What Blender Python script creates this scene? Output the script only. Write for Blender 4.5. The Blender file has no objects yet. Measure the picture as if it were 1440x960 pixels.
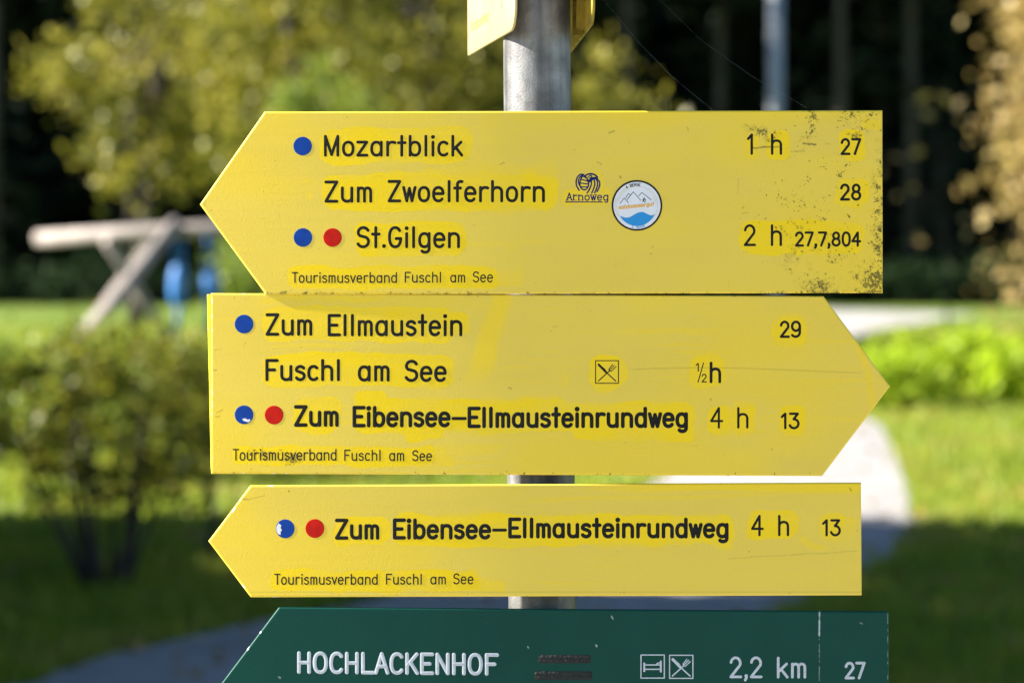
import bpy, math, random
import numpy as np

R = math.radians
random.seed(7)
rng = np.random.default_rng(7)
sc = bpy.context.scene
COL = sc.collection

# ------------------------------------------------------------------ camera
F = 3400.0            # focal length in pixels of the 1440 px wide photograph
HZ = 400.0            # pixel row of the horizon
CAMZ = 1.7
YS = 2.15             # distance of the sign faces
cam = bpy.data.cameras.new('camera')
camo = bpy.data.objects.new('camera', cam)
COL.objects.link(camo)
camo.location = (0, 0, CAMZ)
camo.rotation_euler = (R(90), 0, 0)
cam.sensor_width = 36.0
cam.lens = 36.0 * F / 1440.0
cam.shift_y = -(480 - HZ) / 1440.0
cam.clip_start = 0.05
cam.clip_end = 2000
cam.dof.use_dof = True
cam.dof.focus_distance = YS
cam.dof.aperture_fstop = 4.9
cam.dof.aperture_blades = 0
sc.camera = camo

# ------------------------------------------------------------------ light
SUN_EL, SUN_BACK = 30.0, 0.3            # sun from the left, grazing the sign faces
w = bpy.data.worlds.new('World')
sc.world = w
w.use_nodes = True
nt = w.node_tree
sky = nt.nodes.new('ShaderNodeTexSky')
sky.sky_type = 'NISHITA'
sky.sun_disc = False
sky.air_density = 1.0; sky.dust_density = 0.2; sky.ozone_density = 4.0
sky.sun_elevation = R(SUN_EL)
sky.sun_rotation = R(270 + SUN_BACK)
bg = nt.nodes['Background']
bg.inputs['Strength'].default_value = 0.05
nt.links.new(sky.outputs[0], bg.inputs['Color'])
sun = bpy.data.lights.new('sun', 'SUN')
sun.energy = 5.0
sun.angle = R(0.5)
sun.color = (1.0, 0.93, 0.82)
suno = bpy.data.objects.new('sun', sun)
COL.objects.link(suno)
sd = (-math.cos(R(SUN_BACK)) * math.cos(R(SUN_EL)), math.sin(R(SUN_BACK)) * math.cos(R(SUN_EL)), math.sin(R(SUN_EL)))
from mathutils import Vector
suno.rotation_euler = Vector(sd).to_track_quat('Z', 'Y').to_euler()
suno.location = (-20, 5, 20)

sc.view_settings.view_transform = 'Standard'
sc.view_settings.look = 'None'
sc.view_settings.exposure = 2.2
sc.view_settings.gamma = 1.0
sc.render.engine = 'CYCLES'
sc.cycles.use_denoising = True
sc.cycles.max_bounces = 6
sc.cycles.transparent_max_bounces = 6
sc.cycles.sample_clamp_indirect = 6.0

# ------------------------------------------------------------------ helpers
def X(px, Y=YS): return (px - 720.0) / F * Y
def Z(py, Y=YS): return CAMZ - (py - HZ) / F * Y
def smooth(a, b, x):
    t = np.clip((np.asarray(x, float) - a) / (b - a), 0, 1)
    return t * t * (3 - 2 * t)
def gz(x, y):                            # height of the ground
    return 1.1 * smooth(34, 72, y)

def prop(o, label=None, cat=None, group=None, kind=None):
    if label: o['label'] = label
    if cat: o['category'] = cat
    if group: o['group'] = group
    if kind: o['kind'] = kind
    return o

def thing(name, label, cat, loc=(0, 0, 0), group=None):
    o = bpy.data.objects.new(name, None)
    COL.objects.link(o)
    o.empty_display_size = 0.05
    o.location = loc
    return prop(o, label, cat, group)

def root_of(o):
    while o is not None and o.parent is not None: o = o.parent
    return o

def mesh_np(name, V, faces, mat, parent=None, smooth_=False, local=False, mats=None, mat_idx=None):
    """V n x 3 world coordinates; faces = list of int arrays (each m x k) or list of tuples."""
    V = np.asarray(V, dtype=np.float64)
    if parent is not None and not local:
        V = V - np.array(root_of(parent).location)
    me = bpy.data.meshes.new(name)
    if isinstance(faces, np.ndarray): faces = [faces]
    loops, starts, totals, s = [], [], [], 0
    if len(faces) and isinstance(faces[0], np.ndarray) and faces[0].ndim == 2:
        for fa in faces:
            if len(fa) == 0: continue
            k = fa.shape[1]
            loops.append(fa.reshape(-1))
            starts.append(s + np.arange(len(fa)) * k)
            totals.append(np.full(len(fa), k))
            s += fa.size
        loops = np.concatenate(loops); starts = np.concatenate(starts); totals = np.concatenate(totals)
    else:
        for f in faces:
            loops.extend(f); starts.append(s); totals.append(len(f)); s += len(f)
    me.vertices.add(len(V))
    me.vertices.foreach_set('co', np.ascontiguousarray(V, dtype=np.float32).reshape(-1))
    me.loops.add(len(loops))
    me.loops.foreach_set('vertex_index', np.asarray(loops, dtype=np.int32))
    me.polygons.add(len(starts))
    me.polygons.foreach_set('loop_start', np.asarray(starts, dtype=np.int32))
    me.polygons.foreach_set('loop_total', np.asarray(totals, dtype=np.int32))
    if smooth_: me.polygons.foreach_set('use_smooth', np.ones(len(starts), dtype=bool))
    for m in (mats or [mat]): me.materials.append(m)
    if mat_idx is not None: me.polygons.foreach_set('material_index', np.asarray(mat_idx, dtype=np.int32))
    me.update(calc_edges=True)
    me.validate()
    o = bpy.data.objects.new(name, me)
    COL.objects.link(o)
    if parent is not None: o.parent = parent
    return o

class MB:
    def __init__(s): s.v = []; s.f = []
    def add(s, V, Fc):
        n = len(s.v); s.v.extend([tuple(p) for p in V]); s.f.extend([tuple(i + n for i in f) for f in Fc])
    def box(s, c, d, rz=0.0):
        cx, cy, cz = c; a, b, h = d[0] / 2, d[1] / 2, d[2] / 2
        cs, sn = math.cos(rz), math.sin(rz)
        V = []
        for z in (-h, h):
            for x, y in ((-a, -b), (a, -b), (a, b), (-a, b)):
                V.append((cx + x * cs - y * sn, cy + x * sn + y * cs, cz + z))
        s.add(V, [(3, 2, 1, 0), (4, 5, 6, 7), (0, 1, 5, 4), (1, 2, 6, 5), (2, 3, 7, 6), (3, 0, 4, 7)])
    def tube(s, pts, rad, n=12, caps=True):
        pts = [Vector(p) for p in pts]
        if not hasattr(rad, '__len__'): rad = [rad] * len(pts)
        V, Fc = [], []
        up = Vector((0.13, 0.97, 0.21)).normalized()
        for i, p in enumerate(pts):
            t = (pts[min(i + 1, len(pts) - 1)] - pts[max(i - 1, 0)]).normalized()
            u = t.cross(up)
            if u.length < 1e-3: u = t.cross(Vector((1, 0, 0)))
            u.normalize(); v = t.cross(u)
            for k in range(n):
                a = 2 * math.pi * k / n
                V.append(p + (u * math.cos(a) + v * math.sin(a)) * rad[i])
        for i in range(len(pts) - 1):
            for k in range(n):
                k2 = (k + 1) % n
                Fc.append((i * n + k, i * n + k2, (i + 1) * n + k2, (i + 1) * n + k))
        if caps:
            Fc.append(tuple(range(n - 1, -1, -1))); b = (len(pts) - 1) * n
            Fc.append(tuple(b + k for k in range(n)))
        s.add(V, Fc)
    def build(s, name, mat, parent=None, sm=False):
        return mesh_np(name, s.v, s.f, mat, parent, sm)

# ------------------------------------------------------------------ noise for wear
def vnoise(x, y, scale, seed):
    r = np.random.default_rng(seed)
    lat = r.random((257, 257))
    u = np.asarray(x) / scale + 1000.0; v = np.asarray(y) / scale + 1000.0
    i = np.floor(u).astype(int); j = np.floor(v).astype(int)
    fu = u - i; fv = v - j
    fu = fu * fu * (3 - 2 * fu); fv = fv * fv * (3 - 2 * fv)
    i %= 256; j %= 256
    return (lat[i, j] * (1 - fu) + lat[i + 1, j] * fu) * (1 - fv) + (lat[i, j + 1] * (1 - fu) + lat[i + 1, j + 1] * fu) * fv
def fbm(x, y, scale, seed, o=4):
    s = 0; a = 1; t = 0
    for k in range(o):
        s = s + a * vnoise(x, y, scale / 2 ** k, seed + k); t += a; a *= 0.55
    return s / t

# ------------------------------------------------------------------ materials
def newmat(name):
    m = bpy.data.materials.new(name); m.use_nodes = True
    return m, m.node_tree, m.node_tree.nodes['Principled BSDF']
def plain(name, col, rough=0.5, metal=0.0, noise=0.0, scale=30.0, bump=0.0, bscale=200.0, spec=0.5):
    m, t, p = newmat(name)
    p.inputs['Base Color'].default_value = (*col, 1); p.inputs['Roughness'].default_value = rough
    p.inputs['Metallic'].default_value = metal; p.inputs['Specular IOR Level'].default_value = spec
    tc = t.nodes.new('ShaderNodeTexCoord')
    if noise:
        n = t.nodes.new('ShaderNodeTexNoise'); n.inputs['Scale'].default_value = scale; n.inputs['Detail'].default_value = 5
        t.links.new(tc.outputs['Object'], n.inputs['Vector'])
        r = t.nodes.new('ShaderNodeValToRGB')
        r.color_ramp.elements[0].position = 0.3; r.color_ramp.elements[1].position = 0.7
        r.color_ramp.elements[0].color = (*[c * (1 - noise) for c in col], 1)
        r.color_ramp.elements[1].color = (*[min(1, c * (1 + noise)) for c in col], 1)
        t.links.new(n.outputs['Fac'], r.inputs['Fac']); t.links.new(r.outputs['Color'], p.inputs['Base Color'])
    if bump:
        n = t.nodes.new('ShaderNodeTexNoise'); n.inputs['Scale'].default_value = bscale; n.inputs['Detail'].default_value = 3
        t.links.new(tc.outputs['Object'], n.inputs['Vector'])
        b = t.nodes.new('ShaderNodeBump'); b.inputs['Strength'].default_value = bump; b.inputs['Distance'].default_value = 0.002
        t.links.new(n.outputs['Fac'], b.inputs['Height']); t.links.new(b.outputs['Normal'], p.inputs['Normal'])
    return m

def wear_mat(name, faded, fresh, dirt, chip, rough=0.5, spec=0.22):
    """paint with a wear attribute: R freshly coated, G moss and dirt, B bare chips, plus fine procedural mottling"""
    m, t, p = newmat(name)
    p.inputs['Specular IOR Level'].default_value = spec
    a = t.nodes.new('ShaderNodeAttribute'); a.attribute_name = 'wear'
    sp = t.nodes.new('ShaderNodeSeparateColor'); t.links.new(a.outputs['Color'], sp.inputs['Color'])
    tc = t.nodes.new('ShaderNodeTexCoord')
    def mix(fac, c1, c2):
        n = t.nodes.new('ShaderNodeMix'); n.data_type = 'RGBA'
        if hasattr(fac, 'links'): t.links.new(fac, n.inputs[0])
        else: n.inputs[0].default_value = fac
        for i, c in ((6, c1), (7, c2)):
            if isinstance(c, tuple): n.inputs[i].default_value = (*c, 1)
            else: t.links.new(c, n.inputs[i])
        return n.outputs[2]
    n1 = t.nodes.new('ShaderNodeTexNoise'); n1.inputs['Scale'].default_value = 9; n1.inputs['Detail'].default_value = 6
    mp = t.nodes.new('ShaderNodeMapping'); mp.inputs['Scale'].default_value = (0.5, 1, 1.6)
    t.links.new(tc.outputs['Object'], mp.inputs['Vector']); t.links.new(mp.outputs['Vector'], n1.inputs['Vector'])
    fd = mix(n1.outputs['Fac'], tuple(c * 0.90 for c in faded), tuple(min(1, c * 1.08) for c in faded))
    n2 = t.nodes.new('ShaderNodeTexNoise'); n2.inputs['Scale'].default_value = 700; n2.inputs['Detail'].default_value = 2
    t.links.new(tc.outputs['Object'], n2.inputs['Vector'])
    c = mix(sp.outputs['Red'], fd, fresh)
    mr = t.nodes.new('ShaderNodeMapRange'); mr.inputs[1].default_value = 0.3; mr.inputs[2].default_value = 0.7
    mr.inputs[3].default_value = 0.0; mr.inputs[4].default_value = 0.10
    t.links.new(n2.outputs['Fac'], mr.inputs[0])
    c = mix(mr.outputs[0], c, tuple(x * 0.6 for x in faded))
    c = mix(sp.outputs['Green'], c, dirt)
    c = mix(sp.outputs['Blue'], c, chip)
    t.links.new(c, p.inputs['Base Color'])
    rr = t.nodes.new('ShaderNodeMapRange'); rr.inputs[3].default_value = rough; rr.inputs[4].default_value = rough - 0.12
    t.links.new(sp.outputs['Red'], rr.inputs[0]); t.links.new(rr.outputs[0], p.inputs['Roughness'])
    b = t.nodes.new('ShaderNodeBump'); b.inputs['Strength'].default_value = 0.16; b.inputs['Distance'].default_value = 0.0006
    n3 = t.nodes.new('ShaderNodeTexNoise'); n3.inputs['Scale'].default_value = 60; n3.inputs['Detail'].default_value = 4
    mp3 = t.nodes.new('ShaderNodeMapping'); mp3.inputs['Scale'].default_value = (0.15, 1, 2.2)
    t.links.new(tc.outputs['Object'], mp3.inputs['Vector']); t.links.new(mp3.outputs['Vector'], n3.inputs['Vector'])
    sm = t.nodes.new('ShaderNodeMath'); sm.operation = 'ADD'
    t.links.new(n2.outputs['Fac'], sm.inputs[0]); t.links.new(n3.outputs['Fac'], sm.inputs[1])
    t.links.new(sm.outputs[0], b.inputs['Height']); t.links.new(b.outputs['Normal'], p.inputs['Normal'])
    return m

M = {}
M['yellow'] = wear_mat('weathered_yellow_paint', (0.75, 0.560, 0.078), (0.87, 0.605, 0.002), (0.045, 0.042, 0.012), (0.75, 0.75, 0.7))
M['green'] = wear_mat('dark_green_paint', (0.003, 0.049, 0.035), (0.0036, 0.057, 0.041), (0.02, 0.03, 0.025), (0.55, 0.62, 0.6), 0.5, 0.12)
M['black'] = plain('black_engraving_paint', (0.012, 0.012, 0.011), 0.6, noise=0.3, scale=300, spec=0.12)
M['white_text'] = plain('pale_engraving_paint', (0.45, 0.49, 0.53), 0.5, noise=0.12, scale=250)
M['blue_dot'] = plain('blue_dot_paint', (0.003, 0.045, 0.27), 0.5, noise=0.12, scale=120, spec=0.15)
M['red_dot'] = plain('red_dot_paint', (0.50, 0.010, 0.004), 0.5, noise=0.15, scale=120, spec=0.12)
M['navy'] = plain('navy_print', (0.006, 0.016, 0.10), 0.6, spec=0.15)
M['white'] = plain('white_vinyl', (0.68, 0.70, 0.73), 0.4, noise=0.04, scale=100)
M['orange'] = plain('orange_print', (0.72, 0.36, 0.01), 0.45)
M['water_blue'] = plain('blue_print', (0.0, 0.24, 0.58), 0.45)
M['gold'] = plain('pale_gold_print', (0.62, 0.5, 0.22), 0.5)
M['chip'] = plain('bare_primer', (0.7, 0.7, 0.66), 0.6, noise=0.1, scale=400)
M['strap'] = plain('rusty_black_strap', (0.010, 0.013, 0.011), 0.85, noise=0.45, scale=260, bump=0.8, bscale=350)
M['brown_text'] = plain('faded_brown_print', (0.30, 0.13, 0.012), 0.6)

def galvanised():
    m, t, p = newmat('galvanised_steel')
    tc = t.nodes.new('ShaderNodeTexCoord')
    v = t.nodes.new('ShaderNodeTexNoise'); v.inputs['Scale'].default_value = 620; v.inputs['Detail'].default_value = 4
    t.links.new(tc.outputs['Object'], v.inputs['Vector'])
    mp = t.nodes.new('ShaderNodeMapping'); mp.inputs['Scale'].default_value = (60, 60, 3)
    n = t.nodes.new('ShaderNodeTexNoise'); n.inputs['Scale'].default_value = 1.0; n.inputs['Detail'].default_value = 5
    t.links.new(tc.outputs['Object'], mp.inputs['Vector']); t.links.new(mp.outputs['Vector'], n.inputs['Vector'])
    r = t.nodes.new('ShaderNodeValToRGB')
    r.color_ramp.elements[0].position = 0.3; r.color_ramp.elements[0].color = (0.05, 0.047, 0.040, 1)
    r.color_ramp.elements[1].position = 0.7; r.color_ramp.elements[1].color = (0.19, 0.187, 0.18, 1)
    t.links.new(n.outputs['Fac'], r.inputs['Fac'])
    vo = t.nodes.new('ShaderNodeTexVoronoi'); vo.inputs['Scale'].default_value = 95
    t.links.new(tc.outputs['Object'], vo.inputs['Vector'])
    n4 = t.nodes.new('ShaderNodeTexNoise'); n4.inputs['Scale'].default_value = 38; n4.inputs['Detail'].default_value = 6
    t.links.new(tc.outputs['Object'], n4.inputs['Vector'])
    r4 = t.nodes.new('ShaderNodeMapRange'); r4.inputs[1].default_value = 0.3; r4.inputs[2].default_value = 0.7; r4.inputs[3].default_value = 0.62; r4.inputs[4].default_value = 1.35
    t.links.new(n4.outputs['Fac'], r4.inputs[0])
    hs = t.nodes.new('ShaderNodeHueSaturation'); hs.inputs['Saturation'].default_value = 1.3
    t.links.new(r4.outputs[0], hs.inputs['Value']); t.links.new(r.outputs['Color'], hs.inputs['Color'])
    sv = t.nodes.new('ShaderNodeMix'); sv.data_type = 'RGBA'; sv.blend_type = 'OVERLAY'; sv.inputs[0].default_value = 0.22
    t.links.new(hs.outputs['Color'], sv.inputs[6]); t.links.new(vo.outputs['Color'], sv.inputs[7])
    bw = t.nodes.new('ShaderNodeHueSaturation'); bw.inputs['Saturation'].default_value = 0.12; bw.inputs['Value'].default_value = 1.12
    t.links.new(sv.outputs[2], bw.inputs['Color'])
    t.links.new(bw.outputs['Color'], p.inputs['Base Color'])
    p.inputs['Metallic'].default_value = 0.3
    mr = t.nodes.new('ShaderNodeMapRange'); mr.inputs[3].default_value = 0.3; mr.inputs[4].default_value = 0.55
    t.links.new(v.outputs['Fac'], mr.inputs[0]); t.links.new(mr.outputs[0], p.inputs['Roughness'])
    b = t.nodes.new('ShaderNodeBump'); b.inputs['Strength'].default_value = 0.5; b.inputs['Distance'].default_value = 0.0006
    t.links.new(v.outputs['Fac'], b.inputs['Height']); t.links.new(b.outputs['Normal'], p.inputs['Normal'])
    return m
M['zinc'] = galvanised()
M['zinc_plain'] = plain('grey_metal', (0.25, 0.27, 0.30), 0.7, 0.1, noise=0.15, scale=4)
M['alu'] = plain('aluminium_rail', (0.5, 0.5, 0.48), 0.45, 0.7, noise=0.2, scale=90)

def leafmat(name, cols, trans=0.45, rough=0.5, nscale=0.6, spec=0.35):
    """leaf: colour varies from leaf to leaf and from clump to clump; partly translucent"""
    m, t, p = newmat(name)
    g = t.nodes.new('ShaderNodeNewGeometry')
    r = t.nodes.new('ShaderNodeValToRGB')
    el = r.color_ramp.elements
    while len(el) < len(cols): el.new(0.5)
    for i, c in enumerate(cols):
        el[i].position = i / max(1, len(cols) - 1); el[i].color = (*c, 1)
    n = t.nodes.new('ShaderNodeTexNoise'); n.inputs['Scale'].default_value = nscale; n.inputs['Detail'].default_value = 2
    tc = t.nodes.new('ShaderNodeTexCoord'); t.links.new(tc.outputs['Object'], n.inputs['Vector'])
    mx = t.nodes.new('ShaderNodeMath'); mx.operation = 'MULTIPLY_ADD'; mx.inputs[1].default_value = 0.5
    ad = t.nodes.new('ShaderNodeMath'); ad.operation = 'MULTIPLY_ADD'; ad.inputs[1].default_value = 1.6; ad.inputs[2].default_value = -0.55
    t.links.new(n.outputs['Fac'], ad.inputs[0])
    t.links.new(g.outputs['Random Per Island'], mx.inputs[0]); t.links.new(ad.outputs[0], mx.inputs[2])
    t.links.new(mx.outputs[0], r.inputs['Fac'])
    t.links.new(r.outputs['Color'], p.inputs['Base Color'])
    p.inputs['Roughness'].default_value = rough; p.inputs['Specular IOR Level'].default_value = spec
    tr = t.nodes.new('ShaderNodeBsdfTranslucent'); t.links.new(r.outputs['Color'], tr.inputs['Color'])
    ms = t.nodes.new('ShaderNodeMixShader'); ms.inputs[0].default_value = trans
    t.links.new(p.outputs[0], ms.inputs[1]); t.links.new(tr.outputs[0], ms.inputs[2])
    t.links.new(ms.outputs[0], t.nodes['Material Output'].inputs['Surface'])
    return m
M['autumn'] = leafmat('autumn_leaves', [(0.035, 0.050, 0.010), (0.13, 0.145, 0.018), (0.24, 0.22, 0.020), (0.26, 0.245, 0.045), (0.42, 0.33, 0.010)], 0.4, 0.42)
M['ochre'] = leafmat('ochre_leaves', [(0.20, 0.14, 0.045), (0.36, 0.26, 0.09), (0.45, 0.36, 0.10)], 0.35)
M['bright'] = leafmat('yellow_green_leaves', [(0.09, 0.15, 0.02), (0.20, 0.26, 0.03), (0.26, 0.30, 0.05)], 0.5)
M['bush'] = leafmat('bush_leaves', [(0.07, 0.085, 0.008), (0.17, 0.18, 0.015), (0.32, 0.30, 0.03)], 0.58, nscale=2.0)
M['hedge'] = leafmat('hedge_leaves', [(0.03, 0.06, 0.012), (0.06, 0.10, 0.02)], 0.3)
M['fresh'] = leafmat('fresh_green_leaves', [(0.22, 0.32, 0.014), (0.34, 0.46, 0.018), (0.42, 0.50, 0.03)], 0.55)
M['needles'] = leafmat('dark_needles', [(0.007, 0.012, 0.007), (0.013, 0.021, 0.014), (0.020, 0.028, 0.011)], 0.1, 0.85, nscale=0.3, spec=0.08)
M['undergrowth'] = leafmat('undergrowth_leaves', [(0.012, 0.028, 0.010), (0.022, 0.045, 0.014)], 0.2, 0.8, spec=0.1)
M['grass'] = leafmat('grass_blades', [(0.09, 0.15, 0.016), (0.20, 0.29, 0.020), (0.30, 0.33, 0.035), (0.30, 0.25, 0.06)], 0.5, nscale=0.9)
M['fallen'] = leafmat('fallen_leaves', [(0.22, 0.12, 0.03), (0.34, 0.22, 0.05)], 0.2)
M['bark'] = plain('dark_bark', (0.035, 0.028, 0.02), 0.9, noise=0.4, scale=8, bump=0.6, bscale=20)
M['palebark'] = plain('grey_bark', (0.14, 0.12, 0.10), 0.9, noise=0.3, scale=6, bump=0.5, bscale=20)
M['forest_bark'] = plain('grey_brown_forest_bark', (0.055, 0.047, 0.038), 0.95, noise=0.4, scale=3, spec=0.1)  # grey-brown bark colour with random mottling
M['timber'] = plain('weathered_grey_timber', (0.26, 0.225, 0.205), 0.8, noise=0.2, scale=6)
M['swing_blue'] = plain('blue_swing_plastic', (0.02, 0.16, 0.46), 0.6, noise=0.1, scale=10)

def ground_mat(name, cols, scale, bump=0.3):
    m, t, p = newmat(name)
    tc = t.nodes.new('ShaderNodeTexCoord')
    n = t.nodes.new('ShaderNodeTexNoise'); n.inputs['Scale'].default_value = scale; n.inputs['Detail'].default_value = 8
    n.inputs['Roughness'].default_value = 0.65
    t.links.new(tc.outputs['Object'], n.inputs['Vector'])
    r = t.nodes.new('ShaderNodeValToRGB'); el = r.color_ramp.elements
    while len(el) < len(cols): el.new(0.5)
    for i, c in enumerate(cols):
        el[i].position = 0.3 + 0.4 * i / (len(cols) - 1); el[i].color = (*c, 1)
    t.links.new(n.outputs['Fac'], r.inputs['Fac']); t.links.new(r.outputs['Color'], p.inputs['Base Color'])
    p.inputs['Roughness'].default_value = 0.9; p.inputs['Specular IOR Level'].default_value = 0.15
    n2 = t.nodes.new('ShaderNodeTexNoise'); n2.inputs['Scale'].default_value = 25; n2.inputs['Detail'].default_value = 5
    t.links.new(tc.outputs['Object'], n2.inputs['Vector'])
    b = t.nodes.new('ShaderNodeBump'); b.inputs['Strength'].default_value = bump; b.inputs['Distance'].default_value = 0.04
    t.links.new(n2.outputs['Fac'], b.inputs['Height']); t.links.new(b.outputs['Normal'], p.inputs['Normal'])
    return m
M['lawn'] = ground_mat('lawn_soil_and_grass', [(0.06, 0.11, 0.014), (0.10, 0.16, 0.018), (0.16, 0.16, 0.04)], 0.9, 0.5)
M['gravel'] = ground_mat('pale_gravel', [(0.22, 0.21, 0.205), (0.29, 0.28, 0.275), (0.35, 0.34, 0.335)], 1.3, 0.25)
M['yard'] = ground_mat('bounce_gravel', [(0.28, 0.262, 0.235), (0.34, 0.318, 0.285), (0.38, 0.358, 0.325)], 3, 0.2)
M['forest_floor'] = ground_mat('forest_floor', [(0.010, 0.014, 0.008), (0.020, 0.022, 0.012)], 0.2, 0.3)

# ------------------------------------------------------------------ ground
def sheet(name, xs, ys, zf, mat):
    xx, yy = np.meshgrid(xs, ys)
    V = np.stack([xx, yy, zf(xx, yy)], -1).reshape(-1, 3)
    nx, ny = len(xs), len(ys)
    i = (np.arange(ny - 1)[:, None] * nx + np.arange(nx - 1)[None, :]).reshape(-1)
    return prop(mesh_np(name, V, np.stack([i, i + 1, i + nx + 1, i + nx], 1), mat, smooth_=True), kind='structure')
gx = np.concatenate([np.linspace(-600, -40, 15), np.linspace(-32, 32, 33), np.linspace(40, 600, 15)])
gy = np.concatenate([np.linspace(-300, -10, 12), np.linspace(-6, 80, 87), np.linspace(90, 800, 16)])
sheet('ground', gx, gy, lambda x, y: gz(x, y), M['lawn'])
def hill(x, y):                          # wooded hillside behind the meadow, with an unseen left ridge added to shade the forest
    back = 60 * smooth(74, 150, y)
    left = 75 * smooth(-34, -90, x) * smooth(70, 84, y)
    return np.maximum(back, left) + 0.7 + 0.5 * np.sin(x * 0.3) * smooth(74, 90, y)
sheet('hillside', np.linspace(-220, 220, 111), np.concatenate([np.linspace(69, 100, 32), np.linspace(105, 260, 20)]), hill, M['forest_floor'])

PL = [(-4.6, 7.0), (-3.2, 8.6), (-2.2, 9.8), (-1.85, 11.0), (-1.35, 12.0), (-.75, 12.9), (.25, 16), (1.3, 21), (2.2, 28), (2.8, 36), (3.6, 45), (5.0, 54), (7.0, 63), (7.4, 66)]
PR = [(-3.4, 5.0), (-1.0, 7.4), (.1, 9.0), (.8, 11.0), (1.15, 11.9), (1.55, 12.9), (2.35, 15.0), (2.85, 16.9), (3.42, 21), (4.45, 28.9), (4.6, 36), (5.4, 45), (7.9, 54), (10.6, 60), (12.0, 62)]
def resample(P, n):
    P = np.array(P, float); tt = np.arange(len(P)); q = np.linspace(0, len(P) - 1, n)
    return np.stack([np.interp(q, tt, P[:, 0]), np.interp(q, tt, P[:, 1])], 1)
L_, R_ = resample(PL, 120), resample(PR, 120)
PV = []
for k in range(9):
    u = k / 8
    p = L_ * (1 - u) + R_ * u
    if k in (0, 8):
        p = p + rng.normal(0, 0.03, p.shape)
    PV.append(np.stack([p[:, 0], p[:, 1], gz(p[:, 0], p[:, 1]) + 0.012 + 0.02 * math.sin(u * math.pi)], 1))
PV = np.stack(PV, 1).reshape(-1, 3)
i = (np.arange(119)[:, None] * 9 + np.arange(8)[None, :]).reshape(-1)
prop(mesh_np('path', PV, np.stack([i, i + 1, i + 10, i + 9], 1), M['gravel'], smooth_=True), kind='structure')
def on_path(x, y, m=0.0):
    l = np.interp(y, L_[:, 1], L_[:, 0]); r = np.interp(y, R_[:, 1], R_[:, 0])
    return (x > l - m) & (x < r + m)

# unseen pale ground, added to bounce sunlight onto the sign faces
yx, yy = np.linspace(-14, 16, 31), np.linspace(-24, 3.4, 31)
sheet('bounce_yard', yx, yy, lambda x, y: 0.006 + 0.004 * np.sin(x) * np.sin(y), M['yard'])

# ------------------------------------------------------------------ foliage
def leaf_quads(c, size, flat=0.0, aspect=0.6, sv=0.35, r=rng):
    n = len(c)
    a = r.normal(size=(n, 3)); a[:, 2] *= (1 - flat); a /= np.linalg.norm(a, axis=1)[:, None]
    b = r.normal(size=(n, 3)); b -= (b * a).sum(1)[:, None] * a; b /= np.linalg.norm(b, axis=1)[:, None]
    s = size * (1 + sv * r.normal(size=n)).clip(0.4, 2)[:, None]
    V = np.stack([c + a * s * 0.5, c + b * s * 0.5 * aspect, c - a * s * 0.5, c - b * s * 0.5 * aspect], 1).reshape(-1, 3)
    return V, np.arange(4 * n).reshape(n, 4)

def clumps(center, radii, n_clump, per, spread, hollow=0.35, r=rng):
    d = r.normal(size=(n_clump, 3)); d /= np.linalg.norm(d, axis=1)[:, None]
    rad = (hollow + (1 - hollow) * r.random(n_clump) ** 0.5)[:, None]
    cc = np.array(center) + d * rad * np.array(radii)
    k = np.repeat(np.arange(n_clump), per)
    sp = spread * (0.5 + r.random(n_clump))[k][:, None]
    return cc, cc[k] + r.normal(size=(n_clump * per, 3)) * sp * np.array([1, 1, 0.75])

def broadleaf(name, label, cat, base, h, crown_c, radii, mat, n_clump, per, leaf, spread, bark='bark', group=None, trunk_r=0.16, hollow=0.35):
    x, y = base; z0 = float(gz(x, y))
    t = thing(name, label, cat, (x, y, z0 - 0.05), group)
    cc, pts = clumps((crown_c[0], crown_c[1], crown_c[2]), radii, n_clump, per, spread, hollow)
    pts = pts[pts[:, 2] > z0 + 0.1]
    V, Fq = leaf_quads(pts, leaf)
    mesh_np('crown', V, Fq, M[mat], t)
    m = MB()
    top = Vector((crown_c[0], crown_c[1], crown_c[2] + radii[2] * 0.6))
    b0 = Vector((x, y, z0 - 0.05))
    spine = [b0.lerp(top, k / 6) + Vector((random.uniform(-1, 1), random.uniform(-1, 1), 0)) * trunk_r * (0 if k == 0 else 0.7) for k in range(7)]
    m.tube(spine, [trunk_r * (1.15 - 0.9 * k / 6) for k in range(7)], 9)
    for k in rng.choice(n_clump, min(n_clump, 14), replace=False):
        e = Vector(cc[k])
        s = spine[random.randint(2, 5)]
        mid = s.lerp(e, 0.5) + Vector((0, 0, 0.08 * (e - s).length))
        m.tube([s, mid, e], [trunk_r * 0.35, trunk_r * 0.22, trunk_r * 0.06], 6)
    m.build('trunk', M[bark], t, True)
    return t

def copy_tree(o, loc, rz=0.0, sc_=1.0, label=None):
    c = o.copy(); COL.objects.link(c); c.location = loc; c.rotation_euler = (0, 0, rz); c.scale = (sc_,) * 3
    if label: c['label'] = label
    for ch in o.children:
        d = ch.copy(); COL.objects.link(d); d.parent = c
    return c

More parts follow.
